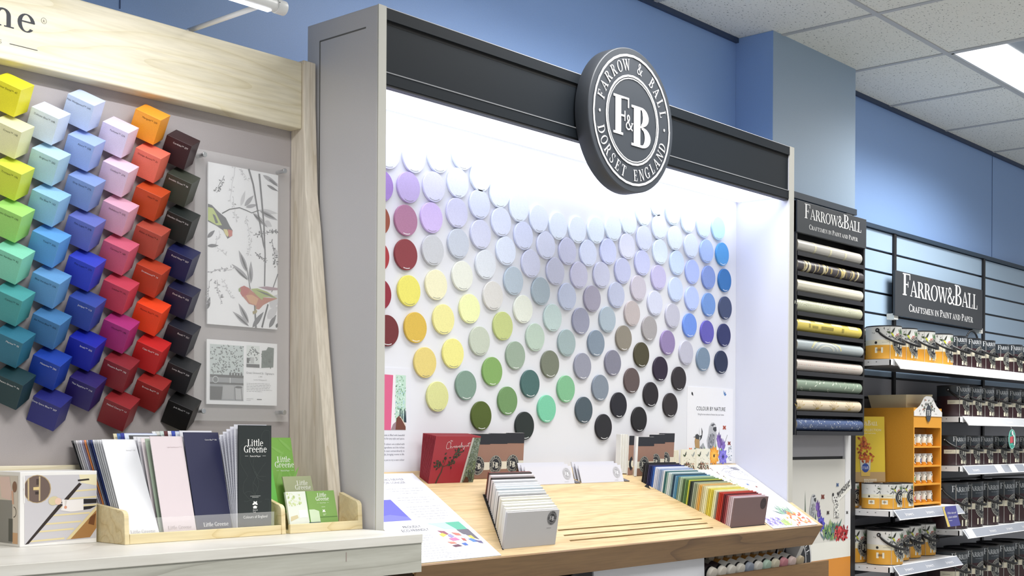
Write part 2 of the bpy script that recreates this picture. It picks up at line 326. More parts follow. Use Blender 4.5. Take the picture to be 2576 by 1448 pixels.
for (x0, x1, y0, y1, pw), lb in zip(FITTINGS, FL):
    t = thing('ceiling_light', lb, 'ceiling light', ((x0 + x1) / 2, (y0 + y1) / 2, CEIL), 'recessed ceiling lights')
    b = MB(); z = CEIL
    b.box((x0, y0, z + .03), (x1, y1, z + .04), M('D8DADC', .4))
    for q in ((x0, y0, x1, y0 + .012), (x0, y1 - .012, x1, y1), (x0, y0, x0 + .012, y1), (x1 - .012, y0, x1, y1)): b.box((q[0], q[1], z - .003), (q[2], q[3], z + .03), M('C9CCCF', .4))
    b.box((x0 + .012, y0 + .225, z + .012), (x1 - .012, y1 - .225, z + .03), M('AEB6BD', .35, .3)); b.build('frame', t)
    for ya, yb in ((y0 + .012, y0 + .222), (y1 - .222, y1 - .012)):
        d = MB(); d.box((x0 + .012, ya, z + .006), (x1 - .012, yb, z + .012), M('FFFFFF', .5, emit=2.4)); d.build('diffuser', t)
    area('lamp', ((x0 + x1) / 2, (y0 + y1) / 2, z - .006), x1 - x0 - .05, y1 - y0 - .05, LIGHT_W * pw, (1, .985, .95), spread=146, parent=t)

# ================================================================ lit swatch display (right of the cube display)
FX0, FX1, FY, FB = 2.302, 4.502, 2.5, 2.785
t = thing('swatch_display', 'tall grey display unit with black top board, lit white recess and sloping oak top', 'display unit', ((FX0 + FX1) / 2, 2.6, 0))
SW = t
b = MB(); b.box((FX0, FY, 0), (FX0 + .029, FB, 2.431), M_grey); p = b.build('side_panel', t, bevel=.003)
g = MB()   # dark surface strips paint the shade of the framed side's grooves
for a, c in (((FX0 - .0006, 2.545, 2.376), (FX0, 2.732, 2.380)), ((FX0 - .0006, 2.729, 1.05), (FX0, 2.733, 2.378)), ):
    g.box(a, c, M('6E6D6A', .7))
g.build('groove_shade', p)
b = MB(); b.box((FX0 + .0005, FY - .004, 0), (FX0 + .0285, FY, 2.431), M_greyedge); b.build('edge_strip', p)
b = MB(); b.box((FX1 - .034, FY, 0), (FX1, FB, 2.431), M('C9CBD8', .5)); p = b.build('side_panel', t, bevel=.002)
b = MB(); b.box((FX1 - .034, FY - .004, 0), (FX1, FY, 2.431), M_greyedge); b.build('edge_strip', p)
XI0, XI1 = FX0 + .029, FX1 - .034
b = MB(); b.box((XI0, 2.735, 0.6), (XI1, FB, 2.431), M('E3E4EA', .5)); b.build('back_board', t)
b = MB(); b.box((XI0, 2.50, 2.418), (XI1, 2.735, 2.431), M_grey); b.build('top_panel', t)
b = MB(); b.box((XI0, 2.504, 2.228), (XI1, 2.524, 2.418), M_black); b.box((XI0, 2.497, 2.397), (XI1, 2.512, 2.428), M_black); b.box((XI0, 2.500, 2.228), (XI1, 2.512, 2.257), M_black)
b.box((XI0, 2.5035, 2.386), (XI1, 2.505, 2.397), M('0D0E10', .8)); b.box((XI0, 2.4985, 2.2575), (XI1, 2.5045, 2.2605), M('8B8D92', .4)); b.box((XI0, 2.502, 2.222), (XI1, 2.524, 2.228), M('16171A', .5))
b.build('top_board', t)
b = MB(); b.box((XI0 + .002, 2.530, 2.240), (XI1 - .002, 2.728, 2.246), M('EEF1FF', .5, emit=1.9)); lp = b.build('light_box', t)
area('lamp', ((XI0 + XI1) / 2, 2.63, 2.236), XI1 - XI0 - .02, .18, 3.6, (.76, .82, 1.0), spread=175, parent=t)
# sloping top with three sunk grooves
TH = math.radians(31.754); SY, SZ = 2.365, 0.966
def SP(x, s, n=0.0): return Vector((x, SY + s * math.cos(TH) - n * math.sin(TH), SZ + s * math.sin(TH) + n * math.cos(TH)))
def sbox(mb, x0, x1, s0, s1, n0, n1, mat):
    mb.hexa([SP(x0, s0, n0), SP(x1, s0, n0), SP(x1, s1, n0), SP(x0, s1, n0), SP(x0, s0, n1), SP(x1, s0, n1), SP(x1, s1, n1), SP(x0, s1, n1)], mat)
b = MB(); XR = 4.500
for x0, x1 in ((XI0, 2.998), (3.786, XR)): sbox(b, x0, x1, .003, .158, -.03, 0, W_oak)
sbox(b, XI0, XI1, .158, .434, -.03, 0, W_oak)
for s0, s1 in ((.003, .041), (.047, .068), (.074, .095), (.101, .158)): sbox(b, 2.998, 3.786, s0, s1, -.03, 0, W_oak)
sbox(b, XI0, XR, .0, .158, -.09, -.03, M('3A2C1C', .8)); b.build('sloping_top', t)
b = MB(); sbox(b, XI0, XR, -.004, .003, -.09, 0.0, W_oakshade); b.build('front_lip', t)
b = MB(); b.box((XI0, 2.60, 0.0), (XI1, 2.62, .97), M('8F8F94', .6)); b.build('base_panel', t)
# shallow cabinet wings under the slope (right end visible)
b = MB(); P = [(FX1 - .034, 2.42, .0), (FX1 - .034, 2.50, .0), (FX1 - .034, 2.50, .95), (FX1 - .034, 2.44, .91), (FX1 - .034, 2.42, .885), (FX1 - .034, 2.50, .72), (FX1 - .034, 2.46, .6)]
b.prism([(4.462, 2.498, .35), (4.462, 2.498, .955), (4.462, 2.425, .905), (4.462, 2.475, .80), (4.462, 2.44, .70), (4.462, 2.46, .35)], (.03, 0, 0), M('C9CACC', .5)); b.build('bracket_panel', t)

# round badge on the top board
t = thing('round_sign', 'thick black round sign with white rings and lettering on the top board', 'sign', (3.348, 2.4, 2.31))
b = MB(); n = 72
for r0, r1, y0, y1, mt, sm in ((.230, .230, 2.497, 2.447, M('3A3E45', .4), True), (.230, .227, 2.447, 2.444, M('474C54', .4), True)):
    vs = [];
    for r, y in ((r0, y0), (r1, y1)): vs += [(3.359 + r * math.cos(2 * math.pi * i / n), y, 2.3145 + r * math.sin(2 * math.pi * i / n)) for i in range(n)]
    b.mesh(vs, [(i, (i + 1) % n, (i + 1) % n + n, i + n) for i in range(n)], mt, sm)
b.face([(3.359 + .227 * math.cos(2 * math.pi * i / n), 2.444, 2.3145 + .227 * math.sin(2 * math.pi * i / n)) for i in range(n)], M('3F444C', .42)); b.build('disc', t)
a = Art(); a.logo(0, 0, .2165, dark=M('3F444C', .42), light=M('F4F4F6', .5), det=2, layer=1, rings=0); a.build('lettering', front(3.359, 2.444, 2.3145), t, eps=.0008, base=.0004, label='white rings and letters')

# ================================================================ round swatches
DISCS = """1|978.7 384.4 D9D9F0 pale lilac;1043.8 395.4 DDE0F4 very pale lilac;1105.7 396 E3EAFB icy white;1166.5 389.4 EAF2FE white;1211 444.5 E6EEFB white;1259 486 E8F0FC white;1307.9 521.8 E6EEFC white;1358 549.5 E2E9F8 white;1406.5 567.9 E4ECFA white;1455 577.6 E6EEFC white;1501.7 578.6 E6F0FC white;1545.2 572.6 E6F0FC white;1584.3 557.5 E4EEFC white;1622 536 E4F0FC white;1654.8 511.8 E2F0FC white;1695.6 535 DCEAFA icy blue white;1733.4 554.5 DFECFB icy blue white;1772.2 567.6 CFE0F8 pale sky blue;1809.6 574.3 B8DCF3 light aqua blue
2|962 466 A080C4 mid purple;1030.5 470.5 BCAAD8 soft lilac;1094 469 D6D6F0 pale lavender;1154.5 459 DEE4F6 pale blue white;1209.3 512.8 D8DEF4 pale blue white;1263.4 557.5 DCE2F6 pale blue white;1319.6 592 D5DBF2 pale periwinkle;1376.4 616.4 D6DAEE pale periwinkle;1430.5 631.4 C8CAE2 pale lavender grey;1482.4 636 D8DFF4 pale blue white;1532.8 632 D0D6F4 pale periwinkle;1580.3 618.7 E2E4F4 off white;1623 598.7 DCE2F6 pale blue white;1661.2 570.9 E2EAFA white;1700.6 598 E4EEFC white;1741 617.7 DAE4FA pale blue white;1780.2 631.4 A9C0EE light cornflower blue;1819.6 638.8 4F9AD8 bright azure blue
3|953.6 551.9 8F4A34 rust brown;1023.8 553.5 A87492 dusty mauve pink;1088.3 546.8 CDB8E8 pale orchid pink;1152.5 534.5 CFCFE8 pale lavender;1212 588.6 D0D3E8 pale lavender grey;1275.5 630.4 DCE4F4 pale blue white;1338 662.2 CDD0E6 pale lavender grey;1399.8 682.2 C2C4D8 soft grey lavender;1459.3 691.6 C5C4DA soft grey lavender;1516 691.2 C6C8DE soft grey lavender;1569.3 680.5 C0C4E2 soft periwinkle grey;1618.7 660.5 C6CAEC soft periwinkle;1663.2 632.7 E0ECFC white;1705.6 660.5 CCDEFA pale sky blue;1744.4 682.9 AEBEF2 light periwinkle blue;1785.2 697.3 8096D2 mid periwinkle blue;1825.6 704.6 2F6FB0 strong blue
4|951.9 643.8 A02E34 bright red;1023.8 639.8 84343A brick red;1091.6 628.7 C4C6CA light grey;1155.8 612 C2C8D4 light blue grey;1224.3 664.8 DADFE6 off white;1294.5 705.6 B4C2CE pale blue grey;1363 731.7 A4B2BC mid blue grey;1429.9 745.7 BCC4DA pale slate blue;1492.7 750.7 A09CAE mauve grey;1553.5 741.7 B8BED6 pale slate blue;1608.7 724 C4BECA warm lilac grey;1659.5 697.3 C2BCE0 soft lilac;1702.3 727.3 C6D4F2 pale sky blue;1743.4 750 B6C6F6 light periwinkle blue;1785.2 765.8 6E94D2 mid blue;1827 774.1 3A4668 dark slate blue
5|957 739 882232 crimson red;1031.5 730.7 E2DA68 lemon yellow;1100 715.6 E8E4C0 cream;1165.8 692.9 E2E4D8 ivory;1242.7 743 D6D4D0 pale stone;1318.6 776.8 E2E6DA ivory;1393 798.5 BCCECC pale duck egg;1464 806.9 9496AA lavender grey;1530.8 803.2 A6B4C0 blue grey;1593 787.5 B8AEAE taupe pink;1650.5 761.8 CCD0E4 pale lavender;1694.6 793.5 BCBCCC pale mauve grey;1737.7 817.6 6C90E0 cornflower blue;1781.5 835 5E58B0 violet blue;1824 842.6 262E60 navy blue
6|976 831 6A2428 dark maroon;1047.8 823.3 D2B048 golden mustard;1118.4 802.5 E6E098 pale yellow;1184.2 775.8 E8ECB0 pale lemon;1267.8 819.3 BEC884 lime green;1349 847.7 B6C8BA pale sage green;1428.2 862 9CAEB0 grey duck egg;1502.4 862.7 7E8C9C slate grey;1571.9 850 868074 olive taupe;1636.4 825.3 A09C9E warm grey;1682.2 861 8C7CA8 muted purple;1728.7 886.8 B8B8C8 pale mauve grey;1771.5 902.8 74889E steel blue;1817 910.5 1C2846 midnight blue
7|1142.4 888.4 E6E08A soft yellow;1209.3 857 BEC6B6 greenish grey;1299.5 893.5 94A694 sage green;1386.4 915.2 727868 drab green grey;1468.3 920.5 9092A2 mauve grey;1544.5 912.2 7C7C8C dark lavender grey;1616.4 891.8 44402A dark olive brown;1663.8 927.2 24182E blackish purple;1710.6 952 282226 brownish black
8|1072.2 911.2 DCC878 sandy yellow;1241 933.6 7EA45E leaf green;1336.3 964.7 446664 deep teal green;1426.5 977.7 7AB48A mint green;1512.8 974.7 7C8694 blue grey;1592 956.6 584A4A dark taupe;1639.8 991.7 1E181E plum black;1688.9 1018.5 282224 brownish black
9|1103.3 996.8 D2D492 pale lime yellow;1174.9 968.7 7A9486 grey green;1279.5 1007.5 6A8E5C moss green;1378 1027.5 74C2A0 bright mint;1471.7 1030.8 46545E dark slate grey;1559.2 1018.5 181822 ink black;1610.4 1054.2 141216 black
10|1213.3 1045.2 4A5A1C deep olive green;1322.3 1070.3 1C2624 dark green black;1521.1 1073.6 1C1C22 charcoal black"""
F_, PX_, PY_ = 3240.0, 1288.0, 1096.0
def back_of(px, py, Y):          # surveyed picture position of a thing on an upright plane -> its place in the room
    u, v = px - PX_, py - PY_; c, s = math.cos(.0057), math.sin(.0057); a = (u * c + v * s) / F_; q = -(v * c - u * s) / F_
    r = fwd + right * a + up * q; k = Y / r.y; return (r.x * k, Y, CAM_Z + r.z * k)
ORD = ['', 'first', 'second', 'third', 'fourth', 'fifth', 'sixth', 'seventh', 'eighth', 'ninth', 'tenth', 'eleventh', 'twelfth', 'thirteenth', 'fourteenth', 'fifteenth', 'sixteenth', 'seventeenth', 'eighteenth', 'nineteenth', 'twentieth']
def ordn(k):
    if k <= 20: return ORD[k]
    if k % 10 == 0: return {30: 'thirtieth', 40: 'fortieth', 50: 'fiftieth'}[k]
    return {2: 'twenty', 3: 'thirty', 4: 'forty', 5: 'fifty'}[k // 10] + '-' + ORD[k % 10]
DY = 2.735
n = 40; dv = [(.0455 * math.cos(2 * math.pi * i / n), .0455 * math.sin(2 * math.pi * i / n)) for i in range(n)]
allp = []
for row in DISCS.split('\n'):
    rk, rest = row.split('|'); rk = int(rk); items = rest.split(';')
    for i, it in enumerate(items):
        w = it.split(' '); px, py, hx, nm = float(w[0]), float(w[1]), w[2], ' '.join(w[3:]); x, _, z = back_of(px, py, DY - .011); allp.append((x, z, hx, nm, rk, i + 1, len(items)))
rown = {1: 'top', 2: 'second', 3: 'third', 4: 'fourth', 5: 'fifth', 6: 'sixth', 7: 'seventh', 8: 'eighth', 9: 'ninth', 10: 'lowest'}
for (x, z, hx, nm, rk, i, ni) in allp:
    near = min(((x - q[0]) ** 2 + (z - q[1]) ** 2, q[3]) for q in allp if q[1] > z + .05 or rk == 1 and q is not (x, z) and (q[0], q[1]) != (x, z))[1]
    lab = '%s round paint swatch, %s from the left in the %s curved row of the lit board, %s the %s one' % (nm, ordn(i), rown[rk], 'beside' if rk == 1 else 'below', near)
    if len(lab.split()) > 16: lab = '%s round swatch, %s from left in %s curved row of lit board' % (nm, ordn(i), rown[rk])
    o = thing('paint_swatch_disc', lab, 'paint swatch', (x, DY, z), 'round paint swatches on the lit board')
    mt = noisy('swatch_' + hx, hx, '%02X%02X%02X' % tuple(min(255, int(int(hx[k:k+2], 16) * 1.03) + 1) for k in (0, 2, 4)), 400, .6); b = MB(); vs = []
    for r, y in ((.96, DY), (1, DY - .002), (1, DY - .008), (.985, DY - .009)): vs += [(x + a * r, y, z + c * r) for a, c in dv]
    for k in range(3): b.mesh(vs[k * n:(k + 2) * n], [(j, (j + 1) % n, (j + 1) % n + n, j + n) for j in range(n)], mt, True)
    b.face(vs[3 * n:], mt); b.build('disc', o)
    dark = sum(int(hx[k:k+2], 16) for k in (0, 2, 4)) < 480
    a = Art(); rnd = random.Random(int(px * 10) + rk * 31 + i); span = rnd.uniform(34, 60); col = 'F2F2F2' if dark else '7C7C78'; q = 270 - span / 2
    while q < 270 + span / 2: w = rnd.uniform(2, 5); a.adds(ringsec(0, 0, .0415, .0415, .0022 if dark else .0015, .0022 if dark else .0015, q, q + w, 1), col, 1); q += w + .8
    a.build('lettering', front(x, DY - .009, z), o, label='fine curved caption on the lower edge')
# ================================================================ cube display (left)
t = thing('cube_display', 'pale ash framed display unit with a grey back panel and black lettering on its header', 'display unit', (1.3, 2.75, 1.05)); CD = t
b = MB(); b.box((-0.6, 2.79, 1.053), (2.25, 2.81, 2.311), noisy('felt_grey', 'AFA8A8', 'B5AEAE', 700, .9, .1)); b.build('back_panel', t)
b = MB(); b.box((-0.6, 2.742, 2.130), (2.249, 2.79, 2.311), W_ash); hb = b.build('header_board', t, bevel=.004, seg=3)
a = Art()
H_ = .0585
for ch, dx in (('n', -.037), ('e', .0208)): P, w = serif([(ch, 1)], H_, 0, 1.24); a.adds(tf(P, dx, .0155), '1E2026')
a.adds(ringsec(.087, .051, .0068, .0068, .0008, .0008, 0, 360, 24), '4A4A44'); a.txt('R', .087, .0475, .0082, '4A4A44', align='c')
a.add(rct(.005, -.0208, .072, -.0192), '2A2A28'); a.ser([('S', 1)], -.013, -.024, .0085, '2A2A28', align='r')
a.build('lettering', front(1.410, 2.742, 2.188), hb, eps=.0002)
yz = [(2.79, 2.317), (2.736, 2.317), (2.735, 2.20), (2.724, 1.96), (2.709, 1.86), (2.686, 1.66), (2.659, 1.44), (2.640, 1.29), (2.623, 1.15), (2.615, 1.053), (2.79, 1.053)]
b = MB(); b.prism([(2.249, y, z) for y, z in yz], (.043, 0, 0), W_ashv); b.build('side_board', t, bevel=.003)
b = MB(); b.box((-.6, 2.765, 1.053), (2.249, 2.79, 1.226), W_ash); b.build('back_ledge', t, bevel=.002)
# picture lamp
t = thing('picture_light', 'white tubular picture light on an arm above the header board', 'light', (1.908, 2.765, 2.311))
b = MB(); b.tube((1.908, 2.775, 2.305), (1.908, 2.775, 2.322), .010, .010, M_wmetal, 24); b.build('base', t)
b = MB(); b.tube((1.908, 2.775, 2.322), (1.908, 2.47, 2.322), .0062, .0062, M_wmetal, 20); b.build('arm', t)
b = MB(); b.tube((.9, 2.456, 2.322), (1.93, 2.456, 2.322), .0155, .0155, M_wmetal, 32); b.tube((1.930, 2.456, 2.322), (1.958, 2.456, 2.322), .0172, .0172, M_wmetal, 32); b.tube((1.932, 2.4399, 2.327), (1.932, 2.4385, 2.327), .0012, .0012, M_blackd, 10); b.build('tube', t, bevel=.002)
b = MB(); b.box((.95, 2.450, 2.3045), (1.915, 2.464, 2.3075), M('EEF4FF', .5, emit=6.0)); b.build('light_strip', t)
area('lamp', (1.43, 2.452, 2.302), .96, .012, 2.7, (.93, .95, 1.0), rot=(math.radians(30), 0, 0), spread=165, parent=t)
# cubes
CU = [('A', 1.4257, 2.0611, 'yellow', [('E6DC2C', 'bright yellow', 'Mister David™ 47'), ('E9E6B6', 'pale cream', 'Cream™ 158'), ('D6E24A', 'lime yellow', 'Trumpet™ 196'), ('A2DC74', 'light green', 'Green Green™ 199'), ('86D4B6', 'mint green', 'Green Verditer™ 92'), ('4A9C9C', 'teal', 'Canton™ 94'), ('2C6E86', 'deep teal blue', 'Marine™ 95'), ('16363C', 'dark green', 'Mid Azure Green™ 96')]),
      ('B', 1.5161, 2.0138, 'pale blue', [('D8E2F2', 'bluish white', 'Delicate Blue™ 248'), ('B4D6E6', 'powder blue', 'Brighton™ 203'), ('94C4E6', 'sky blue', 'Sky Blue™ 103'), ('62A0DE', 'clear blue', 'Tivoli™ 206'), ('669CCE', 'soft blue', 'Blue Verditer™ 104'), ('4478AA', 'airforce blue', 'Air Force Blue™ 260'), ('163CA0', 'royal blue', 'Mazarine™ 256'), ('1E2270', 'deep navy blue', 'Deep Space Blue™ 207')]),
      ('C', 1.6055, 2.0611, 'lilac blue', [('C6D4F2', 'pale wedgwood blue', 'Pale Wedgwood™ 249'), ('9EB4EA', 'light periwinkle', 'Azure™ 258'), ('829AD0', 'grey blue', 'Grey Stone™ 276'), ('6470BC', 'lupin blue', 'Pale Lupin™ 278'), ('3242C0', 'ultramarine', 'Pale Lupin™ 279'), ('30489C', 'mid navy blue', 'Juniper™ 115'), ('10209E', 'cobalt blue', 'Smalt™ 255'), ('24185E', 'dark violet', 'Thai Sapphire™ 116')]),
      ('D', 1.6959, 2.0138, 'pink', [('E4D6EC', 'palest pink', 'Perfume™ 224'), ('E6C8DC', 'soft pink', 'Confetti™ 274'), ('DCA8BE', 'rose pink', 'Hellebore™ 275'), ('CC5E78', 'deep pink', 'Carmine™ 189'), ('C03E54', 'raspberry pink', 'Leather™ 191'), ('A42C74', 'magenta', 'Mischief™ 190'), ('80202A', 'wine red', 'Theatre Red™ 192'), ('861E24', 'cherry red', 'Naked Cherry™ 14')]),
      ('E', 1.7844, 2.0611, 'orange', [('F2A02E', 'marigold orange', 'Marigold™ 209'), ('EA7460', 'coral', 'Orange Aurora™ 21'), ('C0481E', 'burnt orange', 'Heat™ 24'), ('AE4C3C', 'terracotta', 'Ashes of Roses™ 6'), ('B23C22', 'rust red', 'Drummond™ 16'), ('EA441A', 'vivid orange red', 'Atomic Red™ 190'), ('BE2022', 'pillar box red', 'Cape Red™ 279'), ('902220', 'bronze red', 'Bronze Red™ 15')]),
      ('F', 1.8727, 2.0138, 'dark', [('32191F', 'dark burgundy', 'Cordoba™ 277'), ('3A3E34', 'blackish olive', 'Invisible Green™ 56'), ('1A211F', 'blackish green', 'Obsidian Green™ 216'), ('12174A', 'royal navy', 'Royal Navy™ 257'), ('16163A', 'dock blue', 'Dock Blue™ 252'), ('181A28', 'basalt grey', 'Basalt™ 221'), ('1C1E22', 'lamp black', 'Lamp Black™ 228'), ('0E0E10', 'jet black', 'Jack Black™ 119')])]
AS = .0662; ROT = Matrix.Rotation(-.055, 3, 'Y') @ Matrix.Rotation(.615, 3, 'X') @ Matrix.Rotation(-.10, 3, 'Z')
eL = ROT @ Vector((-.7071, .7071, 0)); eR = ROT @ Vector((.7071, .7071, 0)); eD = ROT @ Vector((0, 0, -1))
COLN = {'A': 'leftmost', 'B': 'second', 'C': 'third', 'D': 'fourth', 'E': 'fifth', 'F': 'rightmost'}
for key, X0, Z0, fam, lst in CU:
    for i, (hx, nm, cap) in enumerate(lst):
        x = X0 + .0012 * i; z = Z0 - .0937 * i; Fp = Vector((x, 2.708, z))
        pos = {0: 'at the top of', 7: 'at the bottom of'}.get(i, ordn(i + 1) + ' down in')
        o = thing('paint_colour_cube', '%s painted cube %s the %s column on the grey panel' % (nm, pos, COLN[key]), 'colour cube', (x, 2.79, z - .02), 'painted cubes on the grey panel')
        bm = bmesh.new(); O = Fp
        vs = [bm.verts.new(O + (eL * a_ + eR * b_ + eD * c_) * AS) for a_ in (0, 1) for b_ in (0, 1) for c_ in (0, 1)]
        for f in ((0, 1, 3, 2), (4, 6, 7, 5), (0, 4, 5, 1), (2, 3, 7, 6), (0, 2, 6, 4), (1, 5, 7, 3)): bm.faces.new([vs[k] for k in f])
        bmesh.ops.recalc_face_normals(bm, faces=bm.faces)
        bmesh.ops.bevel(bm, geom=list(bm.edges), offset=.0006, segments=1, affect='EDGES')
        r = bmesh.ops.bisect_plane(bm, geom=list(bm.verts) + list(bm.edges) + list(bm.faces), plane_co=(0, 2.79, 0), plane_no=(0, 1, 0), clear_outer=True)
        bmesh.ops.holes_fill(bm, edges=bm.edges)
        bmesh.ops.translate(bm, verts=bm.verts, vec=-Vector(o.location)); me = bpy.data.meshes.new('cube_body'); bm.to_mesh(me); bm.free()
        h2 = '%02X%02X%02X' % tuple(min(255, int(int(hx[k:k+2], 16) * 1.05) + 2) for k in (0, 2, 4))
        me.materials.append(noisy('cube_' + hx, hx, h2, 900, .45, .04)); q = bpy.data.objects.new('cube_body', me); COL.objects.link(q); q.parent = o
        lum = sum(int(hx[k:k+2], 16) for k in (0, 2, 4)); a = Art(); a.txt(cap, .060, .0525, .0062, 'F4F4F4' if lum < 290 else '%02X%02X%02X' % tuple(int(int(hx[k:k+2], 16) * .45) for k in (0, 2, 4)), align='r')
        a.build('lettering', plane(O + (eL + eD) * AS, -eL, -eD), o, base=.0003)
# clear sample board with wallpaper and card
t = thing('acrylic_panel', 'clear acrylic sheet on four metal studs beside the painted cubes', 'panel', (2.08, 2.778, 1.68))
glass = bpy.data.materials.new('clear_acrylic'); glass.use_nodes = True; g = glass.node_tree.nodes['Principled BSDF']; g.inputs['Base Color'].default_value = (1, 1, 1, 1); g.inputs['Roughness'].default_value = .06; g.inputs['Alpha'].default_value = .13; g.inputs['IOR'].default_value = 1.45
b = MB(); b.box((1.928, 2.772, 1.335), (2.232, 2.775, 2.028), glass); b.build('sheet', t)
for x, z in ((1.945, 2.012), (2.203, 2.011), (1.946, 1.359), (2.205, 1.360)):
    b = MB(); b.tube((x, 2.79, z), (x, 2.758, z), .0052, .0052, M_metal, 20); b.tube((x, 2.758, z), (x, 2.754, z), .0068, .0068, M_metal, 20); b.build('stud', t, bevel=.0008)
t = thing('wallpaper_sample', 'tall white wallpaper sample with grey bamboo and two parrots', 'wallpaper sample', (2.084, 2.781, 1.79))
b = MB(); b.box((1.971, 2.7775, 1.584), (2.197, 2.7815, 2.001), M('F0F0F2', .6)); b.build('sheet', t)
a = Art(); G1, G2, G3, G4 = 'C9C8CC', '9A999E', '5A5A60', '2E2E34'
K = .226 / 570.0     # zoom-crop units to metres
def q(x, y): return ((x - 40) * K, .417 - (y - 55 - (x - 40) * .14) * .417 / 1290.0)
def ST(pts, w0, w1, h, l=2): a.adds(stroke([q(*p) for p in pts], w0 * K, (w1 if w1 is not None else w0) * K), h, l)
ST([(362, 95), (400, 220), (432, 400), (462, 560), (490, 720), (503, 760)], 14, 11, G3); ST([(450, 130), (470, 330), (492, 560), (503, 800), (500, 1060)], 15, 10, G3); ST([(368, 95), (405, 220), (436, 400)], 4, 4, G4, 3)
ST([(455, 130), (474, 330), (494, 560)], 4, 4, G4, 3)
ST([(150, 465), (210, 430), (290, 415), (345, 435), (390, 455), (440, 435), (480, 425)], 8, 5, G4); ST([(418, 1210), (430, 1400)], 12, 16, G3); ST([(530, 1210), (500, 1320), (480, 1400)], 12, 14, G4); ST([(612, 960), (570, 1080), (560, 1110)], 9, 6, G3); ST([(352, 900), (375, 1050), (382, 1080)], 6, 9, G3)
def LF(x0, y0, x1, y1, w, h, l=2):
    p0, p1 = q(x0, y0), q(x1, y1); a.add(leaf(p0[0], p0[1], math.hypot(p1[0] - p0[0], p1[1] - p0[1]), w * K, math.atan2(p1[1] - p0[1], p1[0] - p0[0])), h, l)
for s in ((330, 400, 405, 310, 30, G2), (340, 410, 440, 385, 24, G2), (300, 400, 335, 275, 28, G1), (400, 455, 525, 575, 34, G2), (400, 460, 490, 545, 12, G4), (450, 430, 610, 455, 30, G1), (455, 435, 608, 512, 34, G2), (465, 440, 590, 500, 12, G4), (480, 140, 612, 215, 30, G2), (530, 170, 612, 230, 20, G3), (515, 220, 612, 270, 20, G3),
          (365, 1000, 228, 870, 34, G2), (362, 1008, 250, 900, 12, G4), (355, 940, 285, 760, 42, G2), (352, 930, 300, 790, 16, G4), (385, 1035, 385, 850, 36, G2), (388, 1020, 378, 900, 14, G3),
          (370, 1380, 238, 1255, 34, G2), (372, 1385, 255, 1275, 12, G4), (370, 1360, 285, 1190, 40, G2), (368, 1350, 300, 1215, 14, G4), (400, 1395, 495, 1270, 36, G3), (540, 1405, 600, 1300, 34, G3), (600, 1410, 612, 1370, 20, G4), (525, 1330, 612, 1230, 60, G1), (550, 1240, 612, 1130, 70, G1), (36, 660, 95, 600, 26, G3), (36, 725, 125, 722, 22, G3), (36, 1230, 60, 1130, 30, G3), (500, 520, 560, 565, 40, G1), (580, 750, 612, 830, 40, G1)): LF(*s)
rnd = random.Random(3)
for (x0, y0, x1, y1, n_, h) in ((170, 160, 100, 300, 16, G3), (245, 90, 215, 380, 12, G1), (235, 340, 265, 520, 16, G1), (300, 100, 360, 190, 10, G1), (340, 500, 380, 640, 12, G1), (400, 640, 610, 600, 26, G3), (560, 690, 600, 900, 26, G3), (430, 790, 520, 850, 16, G3), (380, 660, 370, 800, 14, G1), (40, 930, 240, 910, 14, G2), (110, 1000, 150, 1200, 20, G2), (150, 990, 240, 1160, 16, G1), (55, 1010, 50, 1180, 12, G2), (130, 600, 100, 740, 8, G1), (110, 740, 190, 800, 8, G1)):
    ST([(x0 + (x1 - x0) * k / 6 + rnd.uniform(-9, 9), y0 + (y1 - y0) * k / 6 + rnd.uniform(-9, 9)) for k in range(7)], 4, 3, h, 1)
    for k in range(n_):
        u = rnd.random(); x, y = x0 + (x1 - x0) * u, y0 + (y1 - y0) * u; an = rnd.uniform(0, 6.28); LF(x + 6 * math.cos(an), y + 6 * math.sin(an), x + rnd.uniform(16, 34) * math.cos(an), y + rnd.uniform(16, 34) * math.sin(an), 8, h, 2)
def PG(pts, h, l): a.add([q(*p) for p in pts][::-1], h, l)
PG([(40, 390), (70, 400), (120, 450), (180, 500), (215, 570), (235, 600), (230, 645), (195, 668), (160, 600), (100, 560), (40, 530)], '3A3D45', 3)
PG([(40, 415), (80, 425), (105, 470), (150, 560), (110, 560), (60, 530), (40, 520)], 'B8C86A', 4); PG([(75, 470), (95, 480), (120, 540), (100, 545)], '3A3D45', 5); PG([(160, 590), (190, 592), (205, 630), (195, 655), (175, 630)], 'D6C880', 5); PG([(195, 592), (232, 600), (232, 645), (205, 655)], 'C4604E', 5)
PG([(300, 1062), (330, 1050), (370, 1070), (400, 1100), (470, 1150), (612, 1165), (540, 1190), (490, 1215), (455, 1250), (430, 1245), (420, 1215), (370, 1200), (330, 1150), (302, 1110)], 'B8684A', 3)
PG([(300, 1062), (330, 1050), (368, 1070), (372, 1100), (350, 1130), (318, 1140), (300, 1110)], 'B4463A', 4); PG([(285, 1075), (300, 1062), (303, 1098), (288, 1098)], '8A9A50', 5); PG([(345, 1130), (395, 1125), (450, 1160), (430, 1215), (375, 1190)], 'D29A68', 4)
PG([(385, 1078), (440, 1075), (520, 1105), (608, 1165), (540, 1150), (490, 1150), (480, 1175), (430, 1130)], 'A4B45C', 5); PG([(420, 1085), (520, 1118), (590, 1160), (500, 1128)], '4E5648', 6); PG([(445, 1065), (520, 1062), (612, 1078), (612, 1095), (540, 1095), (490, 1080)], 'A0808C', 4); PG([(400, 1265), (430, 1250), (440, 1262), (432, 1280), (405, 1288)], '9A8A50', 4); ST([(425, 1250), (430, 1225)], 10, 10, '9A8A50', 3)
a.build('bird_print', front(1.971, 2.7775, 1.584), t, eps=.00008)
t = thing('info_card', 'white landscape card with black and white kitchen photo under the wallpaper sample', 'card', (2.084, 2.781, 1.46))
